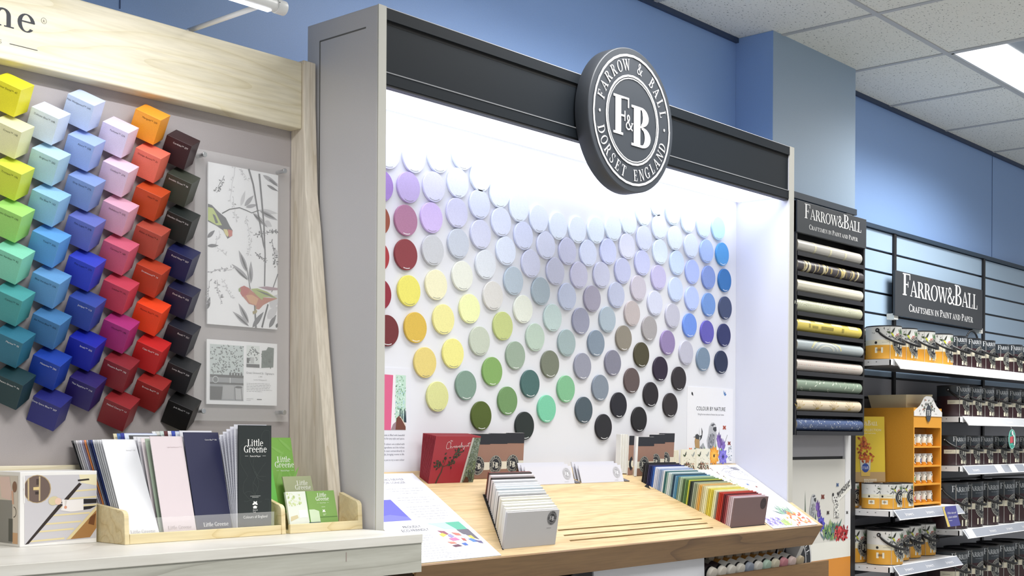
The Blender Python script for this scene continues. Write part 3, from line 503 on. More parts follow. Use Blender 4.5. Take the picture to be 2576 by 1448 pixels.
b = MB(); b.box((1.970, 2.7775, 1.378), (2.197, 2.7810, 1.545), M('F1F1F3', .5)); b.build('sheet', t)
a = Art(); a.add(rct(.010, .010, .116, .155), '8C8F92', 1); a.add(rct(.010, .076, .116, .155), 'C2CCCB', 2); rnd = random.Random(5)
for k in range(170): x, y = rnd.uniform(.013, .113), rnd.uniform(.080, .152); a.add(leaf(x, y, rnd.uniform(.004, .008), .0028, rnd.uniform(0, 6.28), n=4), '4E5656', 3)
a.add(rct(.010, .070, .116, .077), '2E3032', 3); a.add(rct(.010, .052, .116, .057), '1C1D1F', 3); a.add(rct(.050, .014, .085, .050), 'A4A4A6', 3); a.add(rct(.088, .014, .116, .050), 'B4B4B6', 3)
a.add([(.010, .012), (.046, .012), (.050, .046), (.010, .046)], '232426', 4); a.add(ell(.027, .064, .009), 'D5D8DA', 4); a.add(ell(.027, .064, .0075), '6A6E70', 5); a.adds(stroke([(.088, .046), (.090, .012)], .0015), '222222', 5); a.adds(stroke([(.108, .046), (.112, .012)], .0015), '222222', 5); a.add(ell(.100, .046, .012, .003), '2A2A2C', 5); a.add(rct(.072, .056, .074, .07), 'E0E0E0', 5)
for k in range(5): a.add(rct(.070 + k * .009, .075, .076 + k * .009, .083), '1E2022', 4)
a.add(rct(.125, .100, .168, .158), 'DDE2E0', 1)
for k in range(40): a.add(leaf(rnd.uniform(.127, .164), rnd.uniform(.116, .154), .006, .003, rnd.uniform(0, 6.28), n=4), '565E5C', 2)
a.add(rct(.125, .100, .168, .109), '3A3C3E', 3); a.add(rct(.138, .111, .150, .127), 'B8BABA', 3); a.add(rct(.126, .111, .134, .125), '2A2C2E', 3)
a.add([(.174, .100), (.214, .103), (.216, .155), (.196, .157), (.190, .148), (.176, .146)], '56665E', 2)
for k in range(30): a.add(leaf(rnd.uniform(.176, .206), rnd.uniform(.104, .142), .009, .004, rnd.uniform(0, 6.28), n=4), '46564E', 3)
a.txt('Great Ormond St · Signature', .1705, .083, .0078, '6E6E72', align='c'); a.txt('c.1890', .1705, .0745, .005, '8A8A8E', align='c'); a.txt('London Wallpapers IV', .1705, .066, .0048, '8A8A8E', align='c'); a.lines(.126, .214, .057, 6, .0042, .0012, 'A4A4A8', seed=4); a.lines(.126, .150, .016, 2, .004, .0012, 'A4A4A8', seed=5); a.add(rct(.160, .0145, .176, .0165), '3A3A3C', 2)
a.build('print', front(1.970, 2.7775, 1.378), t, eps=.0001)

# ================================================================ counter
t = thing('counter', 'whitewashed wooden counter with a deep front apron below the cube display', 'counter', (1.0, 2.55, 0)); CT = t
b = MB(); pl = [(-.6, 2.306), (2.287, 2.306), (2.287, 2.499), (2.296, 2.60), (2.296, 2.80), (-.6, 2.80)]
b.prism([(x, y, 1.030) for x, y in pl], (0, 0, .023), W_white); b.build('worktop', t, bevel=.0015)
b = MB(); b.box((-.6, 2.310, .957), (2.287, 2.330, 1.030), wood('whitewashed_shaded', 'BDBDB4', 'B7B7AE', 'A2A198', (.55, 1, 5.5), 1.5, 0.5, .35, 7)); b.box((-.6, 2.3085, 1.030), (2.287, 2.312, 1.0325), M('E8E6E0')); b.box((2.035, 2.3095, 1.0), (2.0375, 2.3105, 1.022), M('9A8A84')); b.build('apron', t)  # apron wood greyer than the worktop: shade of the front put into its colour
b = MB(); b.box((-.6, 2.45, 0.0), (2.26, 2.80, 1.030), M('C9C6C0', .6)); b.build('cabinet', t)

# ================================================================ photo block on the counter
t = thing('photo_box', 'white cardboard block printed with sideways family photos on the counter', 'box', (1.485, 2.70, 1.053))
b = MB(); b.box((1.392, 2.6395, 1.0532), (1.5765, 2.760, 1.216), M('F3F1EF', .45)); b.build('block', t, bevel=.001)
a = Art()   # front print, units: zoom crop (235..965, 605..1310) -> metres
def r2(x, y): return ((x - 205) * .1845 / 765, .163 - (y - 565) * .163 / 770)
def PP(pts, h, l=2): a.add([r2(*p) for p in pts][::-1], h, l)
PP([(245, 605), (965, 605), (965, 1285), (250, 1312)], 'CDCACF', 1)
a.add(ell(*r2(370, 745), .0325, .0310), 'BEA67C', 2); a.add(ell(*r2(368, 745), .0308, .0295), '6E5C55', 3); PP([(275, 640), (290, 625), (292, 868), (278, 860)], 'CDB68C', 4); PP([(384, 615), (398, 618), (398, 866), (384, 870)], 'CDB68C', 4); PP([(330, 725), (384, 722), (384, 755), (330, 755)], 'E2C98E', 5); PP([(350, 770), (384, 770), (384, 800), (350, 800)], '3A2E2A', 5); PP([(360, 640), (384, 640), (384, 700), (360, 700)], '4A3A34', 5); PP([(235, 605), (248, 605), (250, 885), (240, 890)], 'F3F1EF', 6)
PP([(785, 605), (965, 605), (965, 725), (800, 690)], 'EDE3BE', 2); PP([(770, 658), (885, 648), (890, 665), (775, 675)], '241C18', 4)
for y in (770, 850, 935, 1018, 1105, 1180, 1275):
    x0 = 810 - (y - 690) * .9; PP([(max(300, x0), y), (965 if y < 950 else 965 - (y - 950) * 1.0, y - 14), (965 if y < 950 else 965 - (y - 950) * 1.0, y + 4), (max(300, x0), y + 16)], 'E6D7A8', 2)
PP([(785, 690), (812, 705), (650, 900), (600, 900)], '2E2320', 3); PP([(585, 905), (625, 915), (290, 1305), (255, 1312)], '2E2320', 3)
PP([(965, 945), (965, 1180), (900, 1275), (680, 1285)], 'A87A46', 4); PP([(965, 945), (965, 985), (700, 1283), (655, 1285)], 'E4D2A0', 5); PP([(960, 1020), (900, 1060), (880, 1130), (940, 1150)], '6E4222', 5)
a.add(ell(*r2(530, 872), .0125, .0098, .2), 'D9CBA4', 5); a.add(ell(*r2(575, 880), .008, .0078), 'EAC8B4', 6); PP([(610, 860), (690, 870), (830, 865), (830, 985), (700, 995), (600, 975), (620, 930)], 'EFEAE8', 5); PP([(830, 865), (965, 868), (965, 912), (830, 915)], '1E1C20', 6); PP([(830, 945), (965, 940), (900, 972), (830, 980)], '1E1C20', 6); a.add(ell(*r2(648, 945), .0035), 'D89A80', 7); PP([(640, 870), (665, 872), (650, 940), (640, 940)], 'D8D0CC', 6)
a.build('photo_print', front(1.392, 2.6395, 1.0532), t)
a = Art(); fl = plane((1.392, 2.760, 1.0532), (0, -1, 0), (0, 0, 1)); a.add(rct(.004, .006, .112, .154), 'DDD3C8', 1); a.add(rct(.004, .006, .088, .10), '8F8E8C', 2); a.add(rct(.072, .01, .09, .06), '50524F', 3); a.add([(.03, .15), (.075, .152), (.085, .12), (.08, .10), (.04, .105)], 'EBCFC8', 3); a.add(ell(.098, .130, .010, .012), '8A6450', 4); a.add([(.084, .120), (.092, .122), (.095, .092), (.088, .092)], 'E3B49C', 4)
a.adds(ringsec(.094, .075, .012, .012, .0018, .0018, -90, 90), '4A4038', 4); a.add(rct(.09, .006, .112, .03), 'D9AE86', 2); a.build('photo_print', fl, t)

# ================================================================ leaflet trays
def tray(label, x0, x1, hs):
    o = thing('leaflet_tray', label, 'tray', ((x0 + x1) / 2, 2.58, 1.053))
    b = MB(); b.box((x0 + .0125, 2.5425, 1.0534), (x1 - .0145, 2.612 if x1 > 2.1 else 2.75, 1.060), W_tray); b.build('base', o)
    b = MB(); b.box((x0 + .0125, 2.5335, 1.0534), (x1 - .0135, 2.542, 1.076), W_tray); b.build('front_rail', o, bevel=.001)
    return o
def side(o, x0, w, yb, zb, zf=1.127, yr=2.533):
    P = [(yb, 1.0533), (yb, zb)]
    for i in range(7): an = math.radians(80 - i * 13); P.append((yr + .020 + .020 * -math.cos(math.radians(i * 15)) * 0 + .018 * math.cos(math.radians(90 - 0)) - .016 * math.sin(math.radians(i * 15)), zf - .002 + .004 - .016 * (1 - math.cos(math.radians(i * 15)))))
    P += [(yr, 1.0533)]
    b = MB(); b.prism([(x0, y, z) for y, z in P], (w, 0, 0), W_tray); b.build('side_panel', o, bevel=.0012)
LT = tray('long birch leaflet tray holding colour cards on the counter', 1.583, 2.034, 1); side(LT, 1.583, .012, 2.75, 1.150); side(LT, 2.022, .013, 2.62, 1.147, 1.125)
b = MB(); b.box((1.60, 2.5425, 1.062), (2.005, 2.5437, 1.110), glass); b.build('clear_front', LT)
ST_ = tray('short birch leaflet tray with small green booklets at the counter end', 2.036, 2.290, 1); side(ST_, 2.276, .014, 2.612, 1.148)
b = MB(); b.box((2.036, 2.600, 1.0532), (2.248, 2.612, 1.10), W_tray); b.build('back_rail', ST_)

def lean_card(name, label, cat, x, y, z, w, h, lean, hx, t_=.0022, group=None, art=None, yaw=0.0, rough=.5, edge=None):
    """upright card: bottom front edge starts at (x,y,z), leans back by `lean` degrees"""
    o = thing(name, label, cat, (x + w / 2, y, z), group); la = math.radians(lean); ya = math.radians(yaw)
    U = Vector((math.cos(ya), math.sin(ya), 0)); Nn = Vector((math.sin(ya), -math.cos(ya), 0)); V = (Vector((0, 0, 1)) * math.cos(la) - Nn * math.sin(la)); N2 = U.cross(V)
    O = Vector((x, y, z)); b = MB(); D = -N2 * t_; m_ = M(hx, rough)
    P = [O, O + U * w, O + U * w + V * h, O + V * h]; Q = [p + D for p in P]
    e = M(edge, .6) if edge else m_
    b.face(P, m_); b.face(Q[::-1], m_)
    for i in range(4): j = (i + 1) % 4; b.face([P[j], P[i], Q[i], Q[j]], e)
    b.build('cover' if cat != 'card' else 'card_body', o)
    if art: art.build('print', plane(O, U, V), o, eps=.00012)
    return o
G_ = 'tall colour cards in the leaflet tray'
def LG(x, y, h, big, col, sub=True):
    pass
def little(a, cx, y, s, col, sub=True):
    a.ser([('L', 1), ('ittle', 1)], cx, y + s * .92, s, col, align='c', track=.01); a.ser([('G', 1), ('reene', 1)], cx, y, s, col, align='c', track=.01)
    if sub: a.add(rct(cx - s * 1.9, y - s * .55, cx - s * 1.3, y - s * .52), col, 2); a.txt('Paint & Paper', cx, y - s * .68, s * .36, col, align='c'); a.add(rct(cx + s * 1.3, y - s * .55, cx + s * 1.9, y - s * .52), col, 2)
Zb = 1.0605
def fan(cols, x, y, dx, dy, w, h, lean, group, base):
    # each card behind stands a little deeper and leans a little more
    n = len(cols)
    for k, (hx, nm) in enumerate(cols):
        i = k + 1; lean_card('colour_card', base % (nm, 'directly' if i == 1 else ordn(i)), 'card', x + dx * i, y + dy * i, Zb, w, h + .0008 * i, lean + .42 * i, hx, .0018, group)
a = Art(); a.txt('Shirting™ 129', .080, .222, .0042, 'B0B0B4', align='r'); a.ser([('L', 1), ('ittle ', 1), ('G', 1), ('reene', 1)], .045, .016, .0085, 'A8A8AC', align='c', track=.01); a.lines(.02, .07, .009, 1, .003, .0008, 'C2C2C6')
lean_card('colour_card', 'front white colour card leaning at the left end of the long tray', 'card', 1.597, 2.545, Zb, .0865, .252, 26, 'E4E5EA', .0016, G_, a)
fan([('D6D7DC', 'white'), ('D5D6DA', 'light grey'), ('C6C8CC', 'grey'), ('D8D9E0', 'white'), ('2C3C78', 'navy blue'), ('2A3460', 'dark navy'), ('8E94A8', 'slate grey'), ('E98F52', 'orange'), ('9A8AA0', 'mauve'), ('DDDFF0', 'pale lilac'), ('C9C6CC', 'stone grey'), ('E6E2E4', 'chalk'), ('9A9A9C', 'mid grey'), ('26262A', 'black')],
    1.597, 2.546, -.0006, .0062, .0865, .251, 26, G_, '%s tall card %s behind the front white card in the long tray')
a = Art(); a.txt('Light Peachblossom™ 3', .082, .215, .0042, 'B8A8AC', align='r'); a.ser([('L', 1), ('ittle ', 1), ('G', 1), ('reene', 1)], .044, .020, .0085, 'A89AA0', align='c', track=.01); a.lines(.02, .07, .013, 1, .003, .0008, 'C2B2B6')
lean_card('colour_card', 'pale pink tall card standing in the middle of the long tray', 'card', 1.694, 2.545, Zb, .088, .243, 15.5, 'DCCFD4', .0016, G_, a)
for k, (hx, nm, lean, dx, hh) in enumerate((('9FAF9C', 'sage green', 18.5, -.010, .238), ('E6DADF', 'blush pink', 21, -.017, .240), ('D9D9DE', 'pale grey', 23, -.021, .244), ('DCDCE2', 'white', 24.5, -.024, .246), ('3A3A3E', 'black edged', 25.5, -.030, .250), ('DCE4F4', 'icy blue', 27, -.040, .256), ('1A2C9A', 'royal blue', 27.6, -.044, .258), ('4A7AC4', 'mid blue', 28.2, -.048, .258), ('E6DDB8', 'buttery cream', 28.8, -.053, .259))):
    lean_card('colour_card', '%s tall card showing behind the pale pink card in the long tray' % nm, 'card', 1.694 + dx * .35, 2.547 + .0100 * (k + 1), Zb, .088, hh, 15.5 + (k + 1) * .75, hx, .0014, G_)
a = Art(); a.txt('Cavern Blue™ 350', .092, .232, .0044, 'F2F2F2', align='r'); a.ser([('L', 1), ('ittle ', 1), ('G', 1), ('reene', 1)], .055, .022, .0095, 'F2F2F4', align='c', track=.01); a.lines(.025, .085, .014, 1, .003, .0008, 'B2B2C6')
lean_card('colour_card', 'navy blue tall card with white lettering in the long tray', 'card', 1.784, 2.545, Zb, .100, .252, 14.5, '1C1F45', .0018, G_, a)
for k, (hx, nm, lean, dx, hh) in enumerate((('DCDCE4', 'white', 16, .004, .257), ('CFD6E4', 'pale blue', 17.5, -.006, .256), ('2E48B0', 'bright blue', 18.5, -.011, .258), ('E8E6EA', 'off white', 19.5, -.016, .259), ('5E1E26', 'dark red', 20.5, -.022, .260), ('CFE0DC', 'pale aqua', 21.5, -.030, .261), ('D8D8D4', 'light stone', 22.5, -.038, .262), ('EAEAEE', 'chalk white', 23.5, -.046, .263))):
    lean_card('colour_card', '%s tall card showing behind the navy blue card in the long tray' % nm, 'card', 1.784 + dx * .3, 2.548 + .0095 * (k + 1), Zb, .092, hh, 14.5 + (k + 1) * .8, hx, .0014, G_)
for k in range(6):
    a = Art(); rnd = random.Random(k)
    for j in range(26): a.add(rct(.003, .235 - j * .006, .003 + rnd.uniform(.0008, .002), .2362 - j * .006), 'A8ACC4', 1)
    lean_card('price_leaflet', 'white folded leaflet, %s from the black brochure in the long tray' % ordn(6 - k), 'leaflet', 1.8925 + k * .0006, 2.5525 - k * .0012, Zb, .098, .243 + .0042 * k, 18 - 3.0 * k, 'DFE0EA', .0008, 'white leaflets fanned behind the black brochure', a)
a = Art(); rnd = random.Random(11)
for k in range(11):
    x, y = rnd.uniform(.01, .085), rnd.uniform(.04, .24); pts = [(x, y)]
    an = rnd.uniform(0, 6.28)
    for j in range(14): an += rnd.uniform(-.1, .55) * (1 if k % 2 else -1); x += .007 * math.cos(an); y += .008 * math.sin(an); x = min(.093, max(.004, x)); y = min(.25, max(.006, y)); pts.append((x, y))
    a.adds(stroke(pts, .0012), '3C4442', 1)
little(a, .050, .196, .0165, 'F4F4F2'); a.lines(.032, .068, .089, 2, .003, .001, 'C8CAC8', align='c')
for dx_, dy_, an in ((0, 0, .9), (.001, 0, 2.2), (0, .002, -.4), (0, .002, 3.5), (0, -.004, -1.0), (0, -.004, 4.1)): a.add(leaf(.049 + dx_, .070 + dy_, .009, .005, an), 'F4F4F2', 2)
a.adds(ringsec(.049, .066, .007, .007, .003, .003, 200, 340, 8), 'F4F4F2', 2); a.txt('National', .0425, .054, .0042, 'F4F4F2'); a.txt('Trust', .0425, .0495, .0042, 'F4F4F2'); a.txt('Colours of England', .050, .036, .0094, 'F6F6F4', align='c')
lean_card('brochure', 'upright black brochure with white lettering at the right of the long tray', 'brochure', 1.899, 2.5445, Zb, .099, .262, .5, '2A3030', .003, None, a, rough=.35)
a = Art(); lean_card('brochure', 'plain bright green brochure leaning right behind the black brochure', 'brochure', 1.966, 2.568, 1.0535, .088, .236, 16, '62B246', .003, 'green brochures leaning behind the black one', a)
bpy.data.objects.remove(bpy.data.objects[[o.name for o in COL.objects if o.name.startswith('print')][-1]], do_unlink=True) if False else None
a = Art(); little(a, .066, .165, .0150, 'F2F6EC'); rnd = random.Random(4)
for k in range(9): a.add(leaf(rnd.uniform(.02, .1), rnd.uniform(.1, .235), .05, .008, rnd.uniform(0, 3.1)), '86B85A', 1)
lean_card('brochure', 'green patterned brochure with white lettering behind the small booklets', 'brochure', 2.060, 2.6195, 1.0535, .098, .244, 12, '7CB04C', .003, 'green brochures leaning behind the black one', a)
a = Art(); little(a, .060, .103, .0125, 'F4F4EC')
lean_card('booklet', 'olive grey booklet leaning behind the open green one', 'booklet', 2.090, 2.575, 1.0605, .093, .139, 18, 'A4AA84', .003, 'small booklets in the short tray', a)
a = Art(); a.add(rct(0, 0, .064, .098), 'E3E7DE', 1); rnd = random.Random(8)
for k in range(40): a.add(ell(rnd.uniform(.004, .045), rnd.uniform(.062, .094), rnd.uniform(.001, .004), n=7), random.choice(['C9D69E', 'B4C488', 'DDE4C8']), 2)
a.add([(.004, .022), (.03, .03), (.028, .038), (.006, .034)], 'D2C6A0', 3); a.add(rct(.004, .006, .060, .012), 'B7A684', 3); a.add(rct(.034, .03, .06, .05), 'F2F4F0', 3); a.add(rct(.064, 0, .068, .098), '5E8A3A', 2); a.add(rct(.068, .028, .159, .030), '5E8440', 2); a.add([(.068, .014), (.10, .016), (.10, .045), (.085, .05), (.068, .05)], 'CFE0C0', 3)
a.add(rct(.062, .006, .10, .017), '44606A', 4)
for k in range(18): a.add(rct(.063 + k * .002, .006, .0635 + k * .002, .017), '2C3C44', 5)
little(a, .117, .072, .0105, 'F6F8F0'); a.lines(.105, .128, .055, 1, .003, .001, 'E8F0DC', align='c')
for an in (.9, 2.2, -.4, 3.5): a.add(leaf(.116, .044, .006, .0035, an), 'F4F8EE', 3)
a.lines(.112, .124, .036, 2, .003, .001, 'E8F0DC')
lean_card('booklet', 'open green booklet with room photo at the front of the short tray', 'booklet', 2.062, 2.548, 1.0605, .160, .098, 14, '7FA656', .006, 'small booklets in the short tray', a, edge='E8E8E4')
# ================================================================ posters of the lit recess
def flower(a, x, y, r, cols, n=9, layer=2, seed=0):
    rnd = random.Random(seed)
    for ring in range(3):
        for k in range(n): an = 2 * math.pi * k / n + ring * .35; L = r * (1 - ring * .28); a.add(leaf(x, y, L, L * .62, an, n=5), cols[ring % len(cols)], layer + ring)
    a.add(ell(x, y, r * .16, n=10), cols[-1], layer + 4)
def tulip(a, x, y, s, c1, c2, layer=3):
    for an, L in ((1.2, 1), (1.57, 1.15), (1.95, 1), (.8, .7), (2.3, .7)): a.add(leaf(x, y, s * L, s * .34, an, n=6), c1 if an < 1.6 else c2, layer)
def cockatoo(a, x, y, s, layer=3, wx=1.0):     # seated grey parrot, tail at (x, y)
    P = lambda pts, h, l: a.add([(x + px * s * wx, y + py * s) for px, py in pts], h, l)
    P([(0, 0), (.22, -.06), (.30, .2), (.34, .5), (.33, .75), (.30, .92), (.20, 1.0), (.08, .98), (-.02, .85), (-.06, .6), (-.14, .35), (-.10, .1)], 'B7B8BC', layer)
    P([(.0, .0), (.18, 0), (.24, .3), (.26, .55), (.12, .62), (-.06, .4), (-.08, .15)], '8C8E94', layer + 1)
    P([(.18, .82), (.33, .84), (.34, .70), (.26, .66), (.16, .74)], '3C3E42', layer + 1); P([(.05, .9), (.2, .96), (.28, .9), (.14, .86)], '505257', layer + 2); P([(.2, .84), (.3, .86), (.27, .90), (.2, .9)], 'E6E6E8', layer + 2)
    rnd = random.Random(2)
    for k in range(26): a.add(leaf(x + s * wx * rnd.uniform(-.06, .2), y + s * rnd.uniform(.02, .6), s * .08, s * .03, rnd.uniform(4.2, 5.2), n=4), random.choice(['5A5C62', 'D5D6DA', '46484E']), layer + 2)
def butterfly(a, x, y, s, c, layer=3):
    for an in (.6, 2.5, -.5, 3.6): a.add(leaf(x, y, s, s * .6, an, n=5), c, layer)
    a.add(ell(x, y, s * .1, s * .35, n=8), '2A2020', layer + 1)
def meadow(a, w, hgt, seed=1, col=True):
    """drawn birds and bright flowers along the lower edge of a sheet of width w"""
    k = w / .325
    for x, an, L in ((.125, 1.75, .07), (.14, 1.35, .06), (.225, 1.2, .08), (.20, 1.62, .10)): a.add(leaf(x * k, .01, L * k, .014 * k, an), '6E9A5E', 2)
    for x, h in ((.083, .23), (.226, .23)): a.add([((x - .003) * k, .03 * k), ((x + .004) * k, .03 * k), (x * k, h * .62 * k)], '7A8078', 2)
    a.adds(stroke([(.26 * k, .07 * k), (.285 * k, .112 * k)], .002 * k), '6A6E68', 2)
    P = lambda pts, h, l: a.add([(px * k, py * .62 * k) for px, py in pts], h, l)      # crested small bird
    P([(.055, .10), (.085, .095), (.082, .15), (.070, .172), (.056, .165), (.050, .14)], 'B4915E', 3); P([(.058, .155), (.080, .150), (.082, .175), (.068, .186), (.055, .178)], '3C3E40', 4); P([(.040, .166), (.057, .163), (.057, .170)], '2A2A2C', 4)
    P([(.085, .14), (.100, .160), (.106, .20), (.098, .225), (.104, .18), (.082, .172), (.09, .162)], '3A3C40', 4); P([(.085, .10), (.11, .13), (.128, .09), (.125, .05), (.10, .05)], 'A3A6AA', 3); P([(.09, .11), (.12, .08), (.128, .05), (.105, .07)], '5C5E64', 4)
    cockatoo(a, .155 * k, .052 * k, .108 * k, 3, 1.35)
    tulip(a, .230 * k, .060 * k, .042 * k, '6C4E9A', '8E70BC', 5); tulip(a, .222 * k, .080 * k, .038 * k, '5A3C88', '7C5CAE', 5); tulip(a, .252 * k, .055 * k, .038 * k, '7C62B2', '9A80CC', 5)
    flower(a, .187 * k, .030 * k, .040 * k, ['E89A28', 'F2B03A', 'F6C04E', '5A3A18'], 11, 6); flower(a, .252 * k, .026 * k, .036 * k, ['7A72D2', '8E86E0', '6A60C4', '26205A'], 8, 6)
    flower(a, .022 * k, .040 * k, .024 * k, ['E8762E', 'F09048', 'D85E22'], 10, 5); flower(a, .07 * k, .038 * k, .02 * k, ['F2F2EE', 'DDE4D4', '6E2A2E'], 7, 5)
    rnd = random.Random(seed)
    for j in range(40): a.add(leaf(rnd.uniform(.05, .12) * k, rnd.uniform(.01, .055) * k, .016 * k, .005 * k, rnd.uniform(0, 3.1), n=4), rnd.choice(['5E8A4E', '7AA862', '3E5A3C', '9AB88A']), 4)
    for j in range(40): a.add(ell(rnd.uniform(.29, .318) * k, rnd.uniform(.01, .07) * k, .0018 * k, n=6), rnd.choice(['5A7A9A', '8AA6C4', '3E5E56']), 4)
    butterfly(a, .262 * k, .140 * k, .014 * k, 'B4523A', 3); butterfly(a, .298 * k, .078 * k, .013 * k, '8A3A30', 3)
tsh = 'E2E3EA'
t = thing('wall_poster', 'white upright poster with birds and bright flowers behind the sloping top', 'poster', (4.282, 2.733, 1.20))
b = MB(); b.box((4.120, 2.7325, 1.197), (4.446, 2.7345, 1.492), M('EDEDF1', .5)); b.build('sheet', t)
a = Art(); a.txt('COLOUR BY NATURE', .165, .206, .0215, '2C2C34', align='c'); a.txt('Bring the true colours of nature into your home', .165, .188, .0095, '6E6E78', align='c')
a.adds(tf([leaf(0, 0, .018, .010, -.9)], .028, .275), '2A2C2E', 2); a.add(leaf(.262, .268, .016, .008, 1.2), '2F5A9A', 2); a.add(leaf(.262, .268, .016, .008, .4), '4C7ABA', 2); a.add(leaf(.262, .268, .022, .006, 1.9), '6E9ACA', 2)
meadow(a, .326, .295); a.build('print', front(4.120, 2.7325, 1.197), t, eps=.00009)
t = thing('wall_poster', 'white upright poster with pink and green photo half hidden by the display side', 'poster', (2.50, 2.733, 1.19))
b = MB(); b.box((2.345, 2.7325, 1.190), (2.657, 2.7345, 1.496), M(tsh, .5)); b.build('sheet', t)
a = Art(); a.add(rct(.155, .125, .292, .287), 'E9E6EA', 1); a.add([(.155, .125), (.232, .125), (.240, .285), (.155, .287)], 'D8628A', 2)
rnd = random.Random(6)
a.add(rct(.250, .150, .291, .286), 'BFDCCB', 2)
for j in range(150): a.add(leaf(rnd.uniform(.249, .288), rnd.uniform(.155, .28), .006, .003, rnd.uniform(0, 6), n=4), rnd.choice(['8FB69A', 'D2EDE4', '6E9A7A', 'A8CCE0', 'E4F4F0']), 3)
for j, x in enumerate((.266, .274, .283, .288)): a.add([(x, .148), (x + .006, .148), (x + .004, .19 - .01 * (j % 2)), (x + .001, .185)], '2C3E48', 4)
a.add([(.25, .126), (.291, .126), (.291, .142), (.265, .168), (.254, .160)], '6E4034', 5); a.add([(.264, .165), (.272, .160), (.291, .135), (.291, .142), (.27, .165)], 'E0D2C4', 6); a.add([(.232, .126), (.25, .126), (.252, .15), (.24, .142)], '9A8088', 5)
rows = [('palette is filled with beautiful', .112), ('colours for any style and space.', .102), ('Farrow & Ball colours are crafted with', .086), ('the finest ingredients and the richest', .076), ('pigments, which react extraordinarily to', .066), ('light, bringing rooms to life.', .056), ('Pick up a sample pot to try a new colour', .040)]
for s, y in rows: a.txt(s, .287, y - .004, .0078, '7A7A86', align='r')
a.build('print', front(2.345, 2.7325, 1.190), t, eps=.0001)
def slope(x, s): return plane(SP(x, s, .0), (1, 0, 0), (0, math.cos(TH), math.sin(TH)))
t = thing('counter_poster', 'white poster lying on the left of the sloping oak top', 'poster', SP(2.495, .2, .002))
b = MB(); sbox(b, 2.333, 2.655, .006, .420, .0004, .0024, M(tsh, .5)); b.build('sheet', t)
a = Art(); g1 = '8A8A94'
for s, x, y in (('LOOKS NEWER', .208, .378), ('FOR LONGER', .208, .362)): a.txt('  '.join(s) if False else s, x, y, .0150, '7A7A86', align='c')
a.lines(.150, .300, .335, 3, .012, .0016, 'A8A8B4', align='c', seed=2); a.lines(.150, .300, .290, 3, .012, .0016, 'A8A8B4', align='c', seed=3); a.lines(.150, .300, .245, 6, .012, .0016, 'A8A8B4', align='c', seed=9)
a.add(rct(.010, .185, .130, .285), '5A5AD0', 1); a.add([(.010, .185), (.13, .185), (.13, .20), (.07, .215), (.01, .205)], '6E70E0', 2); a.add([(.01, .285), (.05, .285), (.03, .31), (.01, .32)], 'D8C49A', 2); a.add([(.01, .296), (.03, .305), (.015, .33), (.01, .33)], '4A4A50', 3)
a.txt('PROUDLY', .105, .150, .0150, '44444C', align='c'); a.txt('ECO-FRIENDLY', .105, .134, .0150, '44444C', align='c')
a.lines(.03, .150, .112, 3, .010, .0015, 'A8A8B4', align='c', seed=12); a.lines(.03, .150, .076, 7, .0105, .0015, 'B0B0BA', align='c', seed=13)
a.add([(.170, .155), (.180, .160), (.205, .140), (.21, .120), (.19, .10), (.165, .11)], 'E8E6F2', 1)
a.add([(.172, .165), (.30, .166), (.30, .125), (.215, .135), (.19, .155)], 'A9CFD0', 2); a.add([(.240, .164), (.296, .165), (.300, .120), (.262, .122)], '4FA68C', 3); a.add([(.255, .128), (.302, .128), (.303, .075), (.262, .108)], '5E5A66', 3)
for pts, h in (([(.18, .13), (.205, .126), (.21, .11), (.19, .108)], '8A4A5E'), ([(.172, .112), (.19, .118), (.20, .108), (.18, .10)], 'E6C84E'), ([(.20, .105), (.215, .112), (.222, .098), (.205, .094)], '8E86C8'), ([(.225, .118), (.25, .112), (.252, .10), (.232, .104)], 'C86A5A'), ([(.192, .092), (.222, .094), (.230, .082), (.20, .080)], 'C86A9A'), ([(.25, .10), (.27, .104), (.275, .085), (.258, .082)], 'C8DCEC'), ([(.265, .097), (.288, .098), (.290, .082), (.272, .080)], 'EBC650'), ([(.26, .088), (.275, .086), (.30, .066), (.27, .068)], '4A7AC0'), ([(.175, .078), (.20, .076), (.205, .066), (.182, .068)], 'D07A66'), ([(.178, .060), (.205, .064), (.214, .054), (.185, .052)], '5A2A3E'), ([(.22, .066), (.238, .068), (.240, .056), (.226, .055)], '3A62B4'), ([(.24, .09), (.252, .086), (.250, .074), (.238, .078)], 'B05040'), ([(.278, .076), (.304, .070), (.302, .058), (.29, .062)], '5A5480')): a.add(pts, h, 4)
a.add(rct(.012, .040, .31, .0406), 'C6C6CE', 1); a.txt('FIND OUT MORE', .160, .027, .007, '9A9AA4', align='c'); a.lines(.09, .235, .018, 2, .008, .0014, 'B0B0BA', align='c', seed=22)
a.build('print', plane(SP(2.333, .006, .0024), (1, 0, 0), (0, math.cos(TH), math.sin(TH))), t, eps=.0001)
t = thing('counter_poster', 'white poster with snow leopard and flowers lying on the right of the sloping top', 'poster', SP(4.30, .2, .002))
b = MB(); sbox(b, 4.135, 4.466, .004, .424, .0004, .0024, M('E0E0E8', .5)); b.build('sheet', t)
a = Art(); rnd = random.Random(17)
for k in range(150):     # drawn spotted cat
    u = rnd.random(); x = .17 + .13 * u; y = .34 + .05 * math.sin(3 * u) + rnd.uniform(-.028, .028); a.add(ell(x, y, .0022, .0012, rnd.uniform(0, 3), 6), rnd.choice(['B9BAC4', '8C8E9C', 'A2A4B0']), 2)
a.adds(stroke([(.155, .375), (.20, .395), (.25, .395), (.29, .38), (.315, .33)], .0016), '9C9EAA', 2); a.adds(stroke([(.16, .35), (.20, .32), (.26, .31), (.30, .29)], .0016), '9C9EAA', 2)
for k in range(7): a.adds(stroke([(.25 + k * .007, .402), (.262 + k * .006, .380)], .0022), '6E707C', 3)
